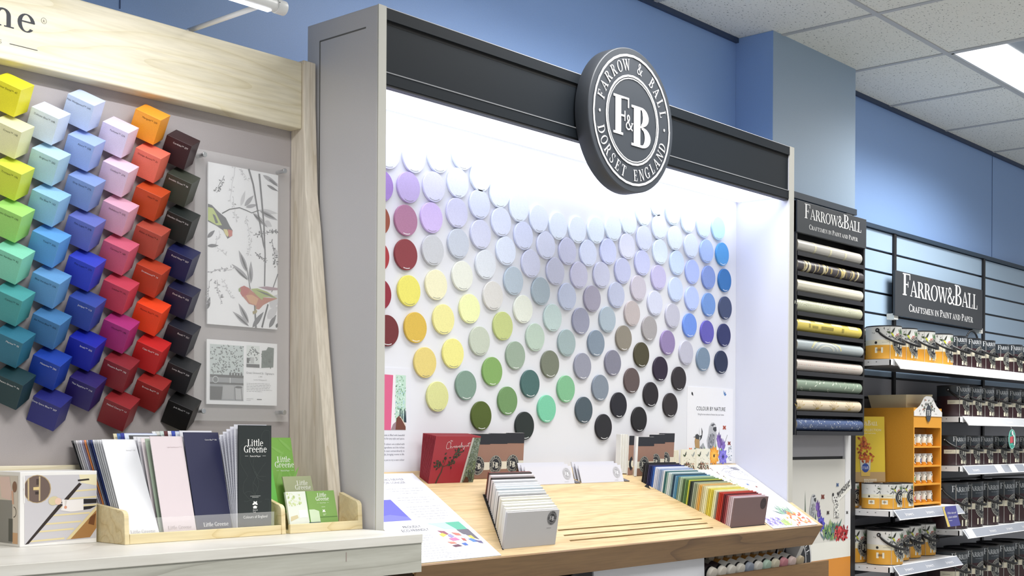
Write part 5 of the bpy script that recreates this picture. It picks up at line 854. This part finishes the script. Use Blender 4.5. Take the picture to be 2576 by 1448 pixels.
for k, (hx, nm) in enumerate(RN):
    zc = RZ[k] - .0315; yc = 2.714; x0, x1 = 4.886, 5.480 + .006 * ((k * 3) % 4); o = thing('wallpaper_roll', '%s, %s from the top of the black rack' % (nm, ordn(k + 1)), 'wallpaper roll', ((x0 + x1) / 2, yc, zc), 'wallpaper rolls in the black rack')
    b = MB(); b.tube((x0, yc, zc), (x1, yc, zc), R, R, M(hx, .38), 40, False)
    for x in (x0, x1): b.mesh([(x, yc + R * q * math.cos(2 * math.pi * i / 24), zc + R * q * math.sin(2 * math.pi * i / 24)) for q in (1, .35) for i in range(24)], [(i, (i + 1) % 24, (i + 1) % 24 + 24, i + 24) for i in range(24)], M('B8AE9C', .8))
    b.tube((x0 + .01, yc, zc), (x1 - .01, yc, zc), R * .35, R * .35, M('5A5048', .9), 16, False); b.build('roll', o)
    fn = lambda u, v, h, x0=x0, yc=yc, zc=zc: (x0 + u, yc - (R + h) * math.cos(v / R), zc + (R + h) * math.sin(v / R))
    a = Art(); rnd = random.Random(k + 40); Lx = x1 - x0
    def band(u, w, h, v0=-.036, v1=.04, sk=0):
        m_ = 10
        for j in range(m_): va, vb = v0 + (v1 - v0) * j / m_, v0 + (v1 - v0) * (j + 1) / m_; a.add([(u + sk * (va - v0), va), (u + w + sk * (va - v0), va), (u + w + sk * (vb - v0), vb), (u + sk * (vb - v0), vb)], h, 1)
    if k == 0:
        for u in (.145, .285, .425): band(u, .016, 'E2DDBE')
    elif k == 1:
        for j in range(26): band(rnd.uniform(.02, Lx - .05), rnd.uniform(.003, .014), rnd.choice(['CDB878', 'E4D9B8', 'B8A468', 'D9CCA8']), rnd.uniform(-.036, -.01), rnd.uniform(.01, .04), rnd.uniform(-.8, .8))
        band(.10, .013, 'D9CB94'); band(.22, .013, 'D9CB94', sk=.3); band(.40, .02, 'D2C07A', sk=-.3)
    elif k == 2:
        for j in range(52):
            u = .01 + j * (Lx - .02) / 52; a.adds(stroke([(u, .004), (u + .004, -.012)], .0022), '5E5A4E', 1); a.adds(stroke([(u + .002, .030), (u + .006, .012)], .0016), 'BDB69E', 1); a.adds(stroke([(u, -.014), (u + .005, -.030)], .002), '8E8874', 1)
    elif k == 3:
        for cu in (.06, .26, .46):
            for q in (.03, .045, .06, .075, .09): a.adds([p for p in ringsec(cu, -.01, q, q * .62, .004, .004, 10, 170, 12) if max(v for _, v in p) < .04], 'DFE2CC', 1)
    elif k == 4:
        for u, w, v0, v1, h in ((.02, .10, .01, .034, 'F0E6A8'), (.16, .08, .014, .034, 'F0E6A8'), (.31, .10, .012, .034, 'F2E8B0'), (.47, .09, .006, .03, 'F0E6A8'), (.10, .012, -.008, .01, 'A89A48'), (.13, .05, -.008, .002, 'A89A48'), (.21, .11, -.010, .004, '9A8C40'), (.40, .02, -.012, .006, 'A89A48')): band(u, w, h, v0, v1)
    elif k == 5:
        for q in (.11, .085, .06): a.adds([p for p in ringsec(.26, -.022, q * 1.3, q * .55, .012, .009, 12, 168, 16) if max(v for _, v in p) < .045], 'D9D4A0' if q > .1 else 'C8CCC4', 1)
        for j in range(34): u = rnd.uniform(0, Lx - .03); a.adds(stroke([(u, .004), (u + .012, .032)], .002), 'D4D9DA', 1)
    elif k == 6:
        for j in range(34): u = .01 + j * .0165; a.adds(stroke([(u, -.02), (u + .003, 0), (u + .008, .022)], .006), ['C89A92', 'D9B2AA', 'A9BCC8', 'C08A84', 'D8A8A0'][(j * 3) % 5], 1)
    elif k == 7:
        for j in range(14): u = .03 + j * .04; a.add(leaf(u, rnd.uniform(-.02, .01), .045, .009, rnd.choice([.7, 2.2, 1.2, -.5]), n=8), 'E2E8D8', 1)
    elif k == 8:
        for cu in (.02, .18, .33, .48):
            for an in (.5, .9, 1.3, 1.8, 2.25, 2.65): a.add(leaf(cu, -.022, .052, .009, an, n=8), rnd.choice(['B49A52', 'C8B06A']), 1)
    else:
        for j in range(110): a.add(leaf(rnd.uniform(.01, Lx - .02), rnd.uniform(-.034, .034), .009, .004, rnd.uniform(0, 3), n=4), rnd.choice(['E4E4E0', 'C8CEDA', '8A9AB8']), 1)
    a.build('pattern', fn, o, eps=.0001, base=.0004, rough=.4)

# ================================================================ hanging sign over the shelves
t = thing('shop_sign', 'wide black sign with white lettering hung on the blue slatted wall', 'sign', (6.87, 2.9, 2.05))
b = MB(); b.box((6.286, 2.90, 1.934), (7.453, 2.912, 2.166), M('34373C', .45)); b.build('board', t, bevel=.001)
a = Art(); brand(a, .585, .112, .0845, 'F6F6F6'); a.build('lettering', front(6.286, 2.90, 1.934), t, eps=.0004)
for x in (6.30, 7.44): b = MB(); b.box((x, 2.912, 1.915), (x + .05, 2.953, 1.945), M('EDEDE6', .5)); b.build('bracket', t)

# ================================================================ shelves
def shelf(label, x0, x1, z, yf=2.613, strip='9DA2AE', tags=(), logos=True, text=True):
    o = thing('display_shelf', label, 'shelf', ((x0 + x1) / 2, 2.78, z))
    w = M('E4E4E6', .4); b = MB(); b.box((x0, yf, z - .004), (x1, 2.94, z), w); b.box((x0, yf, z - .028), (x1, yf + .006, z - .004), w); b.box((x0, yf, z - .028), (x0 + .003, 2.94, z - .004), w); b.box((x1 - .003, yf, z - .028), (x1, 2.94, z - .004), w); b.box((x0 + .003, yf + .006, z - .020), (x1 - .003, 2.94, z - .016), M('6A6A6E', .6))
    for y in (2.68, 2.72, 2.76): b.box((x0 - .0006, y, z - .013), (x0, y + .006, z - .010), M('4A4A4E', .6))
    b.build('tray', o)
    xa, xb = x0 + .03, x1; b = MB(); P = lambda x, k, d: (x, yf - .002 - .030 * k - d, z + .002 - .046 * k)
    b.hexa([P(xa + .012, 1, 0), P(xb + .02, 1, 0), (xb + .02, yf - .028, z - .046), (xa + .012, yf - .028, z - .046), P(xa, 0, 0), P(xb, 0, 0), (xb, yf, z + .002), (xa, yf, z + .002)], M(strip, .3)); b.box((xa, yf - .004, z - .030), (xa + .008, yf, z + .002), M('DADCE0', .3)); st = b.build('label_strip', o)
    fn = plane(P(xa, 1, 0), (1, 0, 0), (0, .030, .046)); a = Art(); Lw = xb - xa; a.add(rct(.006, 0, Lw + .01, .004), 'F2F2F4', 1); a.add(rct(0, .051, Lw, .055), 'F2F2F4', 1); a.add([(0, .055), (.012, 0), (.02, 0), (.008, .055)], 'F2F2F4', 1)
    for u, wd in tags: a.add(rct(u, .004, u + wd, .051), 'F4F4F6', 2)
    if text:
        u = .14
        while u < Lw - .06:
            if not any(tu - .05 < u < tu + tw + .05 for tu, tw in tags): a.txt('brewers', u, .018, .026, 'F4F4F8', align='c', layer=3)
            u += .235
    a.build('print', fn, st, eps=.0002)
    for x in (x0 + .02, x1 - .026):
        b = MB(); b.prism([(x, 2.94, z - .028), (x, 2.70, z - .028), (x, 2.94, z - .085)], (.006, 0, 0), M('3A3A3E', .5)); b.build('bracket', o)
    return o
shelf('top shelf with bright white front strip under the black sign', 5.62, 9.2, 1.666, strip='E9EAEC', text=False)
shelf('white shelf carrying the yellow tower and small cans, with grey label strip', 5.62, 6.405, .965)
shelf('lowest left white shelf carrying the big yellow banded cans', 5.62, 6.385, .706)
shelf('upper dark can shelf on the right, just below the top shelf', 6.425, 9.0, 1.412, strip='C9CCD2', tags=((.03, .09),))
shelf('second dark can shelf on the right, with paper tags on its strip', 6.425, 9.0, 1.160, tags=((.42, .09), (.62, .09), (.84, .08)))
shelf('third dark can shelf on the right, carrying the tallest cans', 6.425, 9.0, .834, tags=((.03, .09),))
shelf('lowest dark can shelf on the right at the frame edge', 6.425, 9.0, .50)

# ================================================================ paint cans
def can_art(kind, R, h, det=1):
    a = Art(); s = R / .082; u0 = 0.0
    if kind == 'y':
        a.logo(u0, h * .46, .050 * s, det=det, rings=3, layer=3, light='D9D6C8')
        rnd = random.Random(4); X = lambda x, y: (x * s, h * y)
        a.add(leaf(-.055 * s, h * .76, .034 * s, .009 * s, 1.05, n=5), '2E3026', 2); a.add(leaf(-.052 * s, h * .77, .030 * s, .010 * s, 2.9, n=5), '3A4A26', 2); a.add(leaf(-.058 * s, h * .79, .026 * s, .008 * s, -.9, n=5), 'C6CC3E', 3)
        for k in range(9): a.add(leaf(-.018 * s, h * .66, .020 * s, .011 * s, k * .7, n=5), ['C4402E', 'A82C26', 'D85A3E'][k % 3], 2)
        for an in (.5, .9, 1.3, 1.7, 2.1): a.add(leaf(.004 * s, h * .70, .040 * s, .008 * s, an, n=5), rnd.choice(['4A6A44', '6E8A5E', '35503E']), 2)
        for k in range(8): a.add(leaf(.036 * s, h * .74, .020 * s, .009 * s, k * .8, n=5), ['7C86AC', '5C6494', '9AA2C0'][k % 3], 2)
        for k in range(5): a.add(leaf((-.085 + .012 * k) * s, h * .60 + (k % 2) * .004, .018 * s, .006 * s, .4 + .5 * k, n=4), '55585C', 2)
        for k in range(16): a.add(ell(rnd.uniform(-.15, .06) * s, h * rnd.uniform(.62, .93), .0018 * s, .0026 * s, 0, 5), '3A3C40', 2)
        a.add(ell(-.128 * s, h * .50, .0065 * s, n=10), '1E1E20', 2)
        for i in range(6): a.add(rct((-.132 + i * .0028) * s * 1.0, h * .60, (-.1308 + i * .0028) * s, h * .69), 'E9E8E0', 1) if False else None
        a.add(rct(-.036 * s, h * .10, .0 * s, h * .24), 'F1EEDC', 5); a.add(rct(.0, h * .10, .036 * s, h * .24), 'F1EEDC', 5); a.lines(-.01 * s, .032 * s, h * .155, 2, h * .04, h * .016, '8A887C', 6, seed=3); a.lines(-.10 * s, -.05 * s, h * .50, 1, .01, h * .014, 'B8B6AA', 2, seed=6)
        a.add(rct(-.132 * s, h * .20, -.095 * s, h * .36), 'F1EEDC', 5)
        for i in range(6): a.add(rct((-.124 + i * .0035) * s, h * .25, (-.1225 + i * .0035) * s, h * .32), '3E3E40', 6)
    else:
        a.ser([('F', 1.3), ('ARROW', 1), ('&', 1), ('B', 1.3), ('ALL', 1)], .004, h * .80, .0165 * s * 1.2, 'C9CDD2', align='c', track=-.04, sx=.9); a.lines(-.045 * s, .05 * s, h * .75, 1, .01, h * .010, '8A9098', 2, seed=5)
        a.adds([rct(-.125 * s + i * .01 * s, h * .40, -.115 * s + i * .01 * s, h * .53) for i in range(8)], 'D9D3BE', 1); a.lines(-.115 * s, -.065 * s, h * .455, 1, .01, h * .014, '9A9688', 3, seed=6)
        a.adds([rct(.045 * s + i * .01 * s, h * .40, .055 * s + i * .01 * s, h * .53) for i in range(6)], 'D9D3BE', 1)
        a.logo(u0, h * .44, .047 * s, det=det, rings=3, layer=3, light='B9B8AE', dark='26272C')
        a.add(rct(-.034 * s, h * .07, .0, h * .20), 'E6E2CC', 5); a.add(rct(.0, h * .07, .034 * s, h * .20), 'E6E2CC', 5); a.lines(-.005 * s, .032 * s, h * .125, 2, h * .035, h * .014, '4A4842', 6, seed=3)
    return a
_cache = {}
def make_can(kind, R, h, handle):
    """one can at the origin, front towards the aisle; parts are copied for the others"""
    o = thing('paint_can', 'x', 'paint can', (0, 0, 0)); blackr = M('26262A', .35)
    if kind == 'y': body = [(R * .97, 0, M('3A3A3C', .4)), (R, .004, M('E6A93C', .4)), (R, h * .43, M('ECE6CE', .4)), (R, h * .58, M('EDEDEA', .4)), (R, h * .965, blackr), (R * 1.012, h * .975, blackr), (R * 1.012, h, blackr)]
    else: body = [(R * .97, 0, M('1E1A1C', .4)), (R, .004, M('361E24', .35)), (R, h * .66, M('2D353D', .35)), (R, h * .965, blackr), (R * 1.012, h * .975, blackr), (R * 1.012, h, blackr)]
    b = MB(); b.lathe((0, 0, 0), body); b.box((-R * .72, -R * .745, .004), (-R * .70, -R * .725, h * .96), M('C9C9C6', .3)); b.build('body', o)
    b = MB(); n = 40; b.lathe((0, 0, 0), [(R * 1.012, h, blackr), (R * .93, h, blackr), (R * .92, h * .975, M('6A6A6E', .3, .6)), (0.0001, h * .975, blackr)]); b.build('lid', o)
    can_art(kind, R, h, 1 if R > .07 else 0).build('label', cyl(0, 0, 0, R), o, eps=.00018, base=.0006)
    if handle:
        b = MB(); P = []; m_ = 22
        for i in range(m_ + 1):
            an = math.radians(-90 - 84 + 168 * i / m_); w = i / m_; sag = math.sin(math.pi * w) ** .8; P.append((an, h * (.86 - (.40 if handle == 1 else .36) * sag), R + .0035 + .016 * sag))
        for (a0, z0, r0), (a1, z1, r1) in zip(P[:-1], P[1:]):
            q = [(r0 * math.cos(a0), r0 * math.sin(a0), z0 - .0065), (r1 * math.cos(a1), r1 * math.sin(a1), z1 - .0065), (r1 * math.cos(a1), r1 * math.sin(a1), z1 + .0065), (r0 * math.cos(a0), r0 * math.sin(a0), z0 + .0065)]
            r_ = [(x * (1 - .0028 / R), y * (1 - .0028 / R), z) for x, y, z in q]; b.face(q, M('161618', .4), True); b.face(r_[::-1], M('161618', .4), True); b.face([q[3], q[2], r_[2], r_[3]], M('161618', .4)); b.face([q[0], r_[0], r_[1], q[1]], M('161618', .4))
        for (an, z, r) in (P[0], P[-1]): c = Vector((r * math.cos(an), r * math.sin(an), z)); d = Vector((math.cos(an), math.sin(an), 0)); b.tube(c - d * .006, c + d * .0015, .0095, .0095, M('161618', .4), 16); b.tube(c + d * .0015, c + d * .0022, .0035, .0035, M('B8B8BC', .4), 10)
        b.build('handle', o)
    return o
def put_can(kind, R, h, handle, x, y, z, label, group):
    k = (kind, R, h, handle)
    if k not in _cache: _cache[k] = o = make_can(*k)
    else:
        src = _cache[k]; o = src.copy(); COL.objects.link(o)
        for ch in list(src.children): c = ch.copy(); COL.objects.link(c); c.parent = o
    o.location = (x, y, z); o['label'] = label; o['group'] = group; return o
gy = 'white and yellow paint cans on the top shelf'; gd = 'dark paint cans on the top shelf'
for i, x in enumerate((5.73, 5.905, 6.112, 6.33)): put_can('y', .082, .160, 1, x, 2.70, 1.666, 'white and yellow paint can with black handle, %s on the top shelf' % ('leftmost' if i == 0 else ordn(i + 1) + ' from left'), gy)
put_can('y', .082, .160, 1, 5.74, 2.872, 1.666, 'white and yellow paint can standing behind the leftmost one on the top shelf', gy)
for i, x in enumerate((6.508, 6.70, 6.894, 7.30, 7.49, 7.68)): put_can('d', .082, .160, 1, x, 2.70, 1.666, 'dark paint can with handle, %s along the top shelf' % ('nearest the yellow cans' if i == 0 else ordn(i + 1) + ' right of the yellow cans'), gd)
put_can('d', .075, .150, 0, 7.085, 2.69, 1.666, 'small dark paint can without handle, between handled cans on the top shelf', gd)
b = MB(); o = thing('bucket_handle', 'upright black bail handle arching behind the dark cans on the top shelf', 'handle', (7.15, 2.84, 1.83))
for i in range(20):
    t0, t1 = math.pi * i / 20, math.pi * (i + 1) / 20; b.tube((7.15 + .10 * math.cos(t0), 2.84, 1.80 + .105 * math.sin(t0)), (7.15 + .10 * math.cos(t1), 2.84, 1.80 + .105 * math.sin(t1)), .0055, .0055, M('2A2C30', .4), 8)
bpy.data.objects.remove(o, do_unlink=True)
o = put_can('d', .082, .160, 0, 7.15, 2.865, 1.666, 'dark paint can behind the others with its handle raised in an arch', gd); hb_ = b.build('handle', None, origin=(7.15, 2.865, 1.666)); hb_.parent = o; hb_.location = (0, 0, 0)
for i, x in enumerate((6.548, 6.715, 6.886, 7.09, 7.29, 7.48)): put_can('d', .080, .162, 2, x, 2.70, 1.412, 'dark paint can, %s on the upper dark can shelf' % ('leftmost' if i == 0 else ordn(i + 1) + ' from left'), 'dark paint cans on the upper right shelf')
for i, x in enumerate((6.507, 6.693, 6.875, 7.076, 7.26, 7.45)): put_can('d', .080, .156, 2, x, 2.70, 1.160, 'dark paint can, %s on the second dark can shelf' % ('leftmost' if i == 0 else ordn(i + 1) + ' from left'), 'dark paint cans on the second right shelf')
for i, x in enumerate((6.53, 6.735, 6.955, 7.19, 7.42)): put_can('d', .100, .240, 2, x, 2.718, .834, 'tall dark paint can, %s on the third dark can shelf' % ('leftmost' if i == 0 else ordn(i + 1) + ' from left'), 'tall dark paint cans on the third right shelf')
for i, x in enumerate((6.53, 6.74, 6.96, 7.19, 7.42)): put_can('d', .100, .225, 2, x, 2.718, .50, 'tall dark paint can, %s on the lowest right shelf' % ('leftmost' if i == 0 else ordn(i + 1) + ' from left'), 'tall dark paint cans on the lowest right shelf')
ga = 'small white and yellow cans in front of the yellow tower'
put_can('y', .062, .123, 0, 5.695, 2.872, .965, 'small white and yellow can in shadow at the left end of the tower shelf', ga)
put_can('y', .062, .123, 0, 5.722, 2.735, .965, 'small white and yellow can below the yellow poster, left of the pair', ga)
put_can('y', .062, .123, 0, 5.742, 2.600 + .078, .965, 'x', ga)['label'] = 'small white and yellow can in front of the tower side, middle one'
bpy.data.objects.remove  # keep the row tidy
put_can('y', .062, .123, 0, 5.866, 2.678, .965, 'small white and yellow can touching the lower left of the yellow tower', ga)
gb = 'big white and yellow cans on the lowest left shelf'
for i, (x, y) in enumerate(((5.72, 2.866), (5.755, 2.76 - .06), (5.96, 2.76), (6.13, 2.775), (6.32, 2.78))): put_can('y', .082, .165, 1 if i > 0 else 0, x + (0 if i != 1 else -.02), y if i != 1 else 2.690, .706, 'big white and yellow can, %s on the lowest left shelf' % ('half hidden at the back' if i == 0 else ordn(i) + ' from left'), gb)

# yellow sample tower
t = thing('sample_tower', 'tall yellow cardboard tower with four compartments of sample pots', 'display stand', (6.09, 2.77, .966)); og = noisy('yellow_board', 'D9962A', 'DE9C30', 300, .55)
x0, x1, y0, y1 = 5.934, 6.262, 2.640, 2.92
b = MB(); b.box((x0, y0, .966), (x0 + .010, y1, 1.448), og); b.build('side_panel', t); b = MB(); b.box((x1 - .012, y0, .966), (x1, y1, 1.448), og); b.build('side_panel', t)
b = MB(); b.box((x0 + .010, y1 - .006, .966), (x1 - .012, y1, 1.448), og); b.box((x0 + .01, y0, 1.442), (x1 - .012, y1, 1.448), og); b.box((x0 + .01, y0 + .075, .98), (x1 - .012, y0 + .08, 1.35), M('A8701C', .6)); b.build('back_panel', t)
b = MB(); b.box((x0 + .010, y0, 1.352), (x1 - .012, y0 + .005, 1.442), og); b.build('front_panel', t)
ZS = (1.262, 1.168, 1.078, .984)
for z in ZS: b = MB(); b.box((x0 + .010, y0, z - .008), (x1 - .012, y0 + .075, z), og); b.build('shelf', t)
b = MB(); cr = [(0, 0), (.328, 0), (.328, .022), (.30, .034), (.26, .052), (.215, .090), (.19, .098), (.14, .098), (.115, .090), (.07, .052), (.03, .034), (0, .022)]
b.prism([(x0 + u, y0 - .0025, 1.408 + v) for u, v in cr], (0, .002, 0), M('E6E4E2', .5)); cst = b.build('crest', t)
a = Art(); rnd = random.Random(21)
for k in range(60): x, y = rnd.gauss(.164, .04), .03 + abs(rnd.gauss(0, .02)); a.add(leaf(x, y, .016, .006, rnd.uniform(0, 6), n=4), rnd.choice(['4A4C4A', '7A7E78', 'B4623A', '5E6E5A', '8A8C8C', '3A4038']), 2)
a.adds(ringsec(.164, .015, .030, .042, .030, .042, 0, 360, 24), '3A3F46', 4); a.ser([('FB', 1)], .164, .004, .026, 'E4E4E4', 5, align='c'); a.txt('30', .07, .006, .014, '5A5A5A', align='c'); a.lines(.24, .29, .012, 1, .01, .002, '9A9A9A')
a.build('print', front(x0, y0 - .0025, 1.408), cst, eps=.0003)
PC = [['B8B4A8', 'A8A090', '9C9684', 'A49A84'], ['20262E', '35508E', '22283A', '2A3A32'], ['6EA05E', '2A2E30', '4A4E44', 'D9A05E'], ['C4485A', 'C08A90', '2A2626', '6A6A62']]
rows_ = ('top', 'second', 'third', 'bottom')
for r_, z in enumerate(ZS):
    for c_ in range(4):
        x = x0 + .048 + c_ * .066; y = y0 + .035; o = thing('sample_pot', 'white sample pot with %s ring, %s in the %s compartment of the yellow tower' % ('coloured', ordn(c_ + 1), rows_[r_]), 'sample pot', (x, y, z), 'sample pots in the yellow tower')
        b = MB(); b.lathe((x, y, z), [(.021, 0, M('D9962A', .4)), (.0225, .016, M('EDE9E0', .4)), (.0225, .046, M('EDE9E0', .4)), (.019, .049, M('EDE9E0', .4))], 20); b.build('body', o)
        b = MB(); b.lathe((x, y, z), [(.0205, .049, M('D9D9D8', .3)), (.0205, .058, M('D9D9D8', .3)), (.0001, .058, M('D9D9D8', .3))], 20); b.build('lid', o)
        a = Art(); a.adds(ringsec(0, .024, .018, .018, .018, .018, 0, 360, 14), 'F1ECE2', 1); a.adds(ringsec(0, .024, .0135, .0135, .0135, .0135, 0, 360, 14), PC[r_][c_], 2); a.add(leaf(-.016, .046, .012, .005, -.6, n=4), '3A3C3A', 3); a.build('label', cyl(x, y, z, .0225, -math.pi / 2 + .3), o, eps=.0002, base=.0004)
t = thing('cardboard_tray', 'open cream cardboard tray with flower print on top of the yellow tower', 'box', (6.13, 2.78, 1.449))
b = MB(); b.hexa([(5.98, 2.70, 1.449), (6.25, 2.70, 1.449), (6.25, 2.88, 1.449), (5.98, 2.88, 1.449), (5.96, 2.69, 1.512), (6.27, 2.69, 1.520), (6.27, 2.89, 1.520), (5.96, 2.89, 1.512)], M('CFC4A4', .6)); b.build('tray', t)
a = Art()
for k in range(30): a.add(leaf(rnd.uniform(.19, .27), rnd.uniform(0, .05), .014, .006, rnd.uniform(0, 6), n=4), rnd.choice(['55585C', 'E6E6E6', '8A8C8C', '3A3C3E']), 2)
a.add(rct(.01, .012, .18, .024), 'B9AE90', 1); a.build('print', plane((5.98, 2.699, 1.449), (1, 0, 0), (0, -.01, .065)), t, eps=.0003)
for i, x in enumerate((6.0, 6.17)): put_can('d', .075, .150, 0, x, 2.60, 2, 'x', gd) if False else None
# yellow poster
t = thing('standing_poster', 'yellow poster with flowers spilling from a paint can beside the tower', 'poster', (5.76, 2.80, 1.09))
p0, p1 = Vector((5.675, 2.885, 1.0885)), Vector((5.868, 2.752, 1.0885)); U = (p1 - p0).normalized(); Nv = Vector((U.y, -U.x, 0)); V = Vector((0, 0, 1)) - Nv * .04; Lp = (p1 - p0).length; Hh = .315
b = MB(); D = -Nv * .004; Q = [p0, p1, p1 + V * Hh, p0 + V * Hh]; b.prism(Q, D, M('DFC038', .5)); b.build('sheet', t)
a = Art(); a.add(rct(0, .0, Lp, .048), 'B8986A', 1); a.add([(0, .048), (.07, .048), (.07, .2), (.04, .315), (0, .315)], 'B8862E', 1); a.add([(0, .048), (.05, .048), (.07, .16), (0, .24)], '8E3E22', 2)
a.ser([('F', 1.3), ('ARROW', 1), ('&', 1), ('B', 1.3), ('ALL', 1)], Lp * .50, .272, .0185, 'F4EFD8', align='c', track=-.03, sx=.9, layer=4); a.txt('NEW PAINT COLLECTION', Lp * .50, .245, .0165, 'F0E8C8', align='c', layer=4); a.txt('Pick up your new colour card today', Lp * .50, .232, .0095, 'F0E8C8', align='c', layer=4)
a.add([(.105, .028), (.152, .028), (.157, .105), (.100, .105)], 'C9C4B4', 5); a.add([(.105, .028), (.152, .028), (.154, .058), (.104, .058)], 'D9B458', 6); a.add(ell(.128, .068, .019, .022), '2E4A9A', 7); a.ser([('F&B', 1)], .128, .062, .013, 'E4E4EC', 8, align='c')
for k in range(90): v = rnd.random(); x = .128 + rnd.gauss(0, .022 * (1 - v * .6)) - .008 * v; y = .10 + v * .11; a.add(leaf(x, y, .015, .010, rnd.uniform(0, 6.28), n=5), rnd.choice(['A8441C', 'C45E22', 'D67A34', '8A3414', 'B4501E']), 5 + k % 4)
a.txt('N  National', .155, .012, .013, 'EDE4D0', align='c', layer=4) if False else a.lines(.12, .20, .010, 3, .007, .004, 'EDE4D0', 4)
a.build('print', plane(p0 + Nv * .0003, U, V), t, eps=.0002)
# small cards
t = thing('price_card', 'blue and yellow notice card clipped over the tower shelf strip', 'card', (6.17, 2.57, .94))
b = MB(); P = lambda u, v: Vector((6.075 + u, 2.577 - .02 - .15 * (.10 - v) * .35, .868 + v)); b.prism([P(0, .10), P(.165, .10), P(.215, 0), P(.055, 0)], (0, -.001, 0), M('4E4E96', .5)); b.build('card', t)
a = Art(); fnp = lambda u, v, h: P(u, v) + Vector((0, -.0011 - h, 0)); a.add([(0, .10), (.036, .10), (.026, .088), (.086, 0), (.055, 0)][::1], 'E4CC74', 1); a.txt('Other sizes and', .058, .062, .0165, 'F2F2F6'); a.txt('colours available', .064, .042, .0165, 'F2F2F6'); a.lines(.075, .145, .028, 1, .01, .003, 'C8C8E0', 2)
a.build('print', fnp, t, eps=.0003)
t = thing('hanging_tag', 'oval turquoise tag with red panel hanging before the dark cans', 'tag', (7.02, 2.575, 1.29))
cx_, cz_ = 7.045, 1.298; b = MB(); b.prism([(cx_ + x, 2.575, cz_ + y) for x, y in ell(0, 0, .052, .054, 0, 30)], (0, .001, 0), M('4FB8A6', .5)); b.build('tag', t)
a = Art(); a.adds(ringsec(0, 0, .051, .053, .002, .002, 0, 360, 30), 'E6F2F0', 2); a.add([(-.035, .012), (.01, .018), (.012, -.018), (-.034, -.022)], 'D0545E', 3); a.add([(.01, .03), (.03, .02), (.04, -.03), (.02, -.035), (.012, 0)], 'F2F2F2', 4); a.add([(.008, .02), (.02, .01), (.022, -.03), (.012, -.02)], '1E1E20', 5); a.add(ell(.0, .034, .012), 'F2F2F2', 4); a.add([(-.02, .045), (-.01, .03), (-.025, .02)], '2A4A56', 4); a.lines(-.025, .03, -.036, 2, .007, .003, '2A8A7C', 4)
a.build('print', front(cx_, 2.575, cz_), t, eps=.0003)
b = MB(); b.tube((cx_, 2.576, cz_ + .053), (cx_, 2.584, 1.37), .0008, .0008, M('C9C9C9'), 6); b.build('string', t)
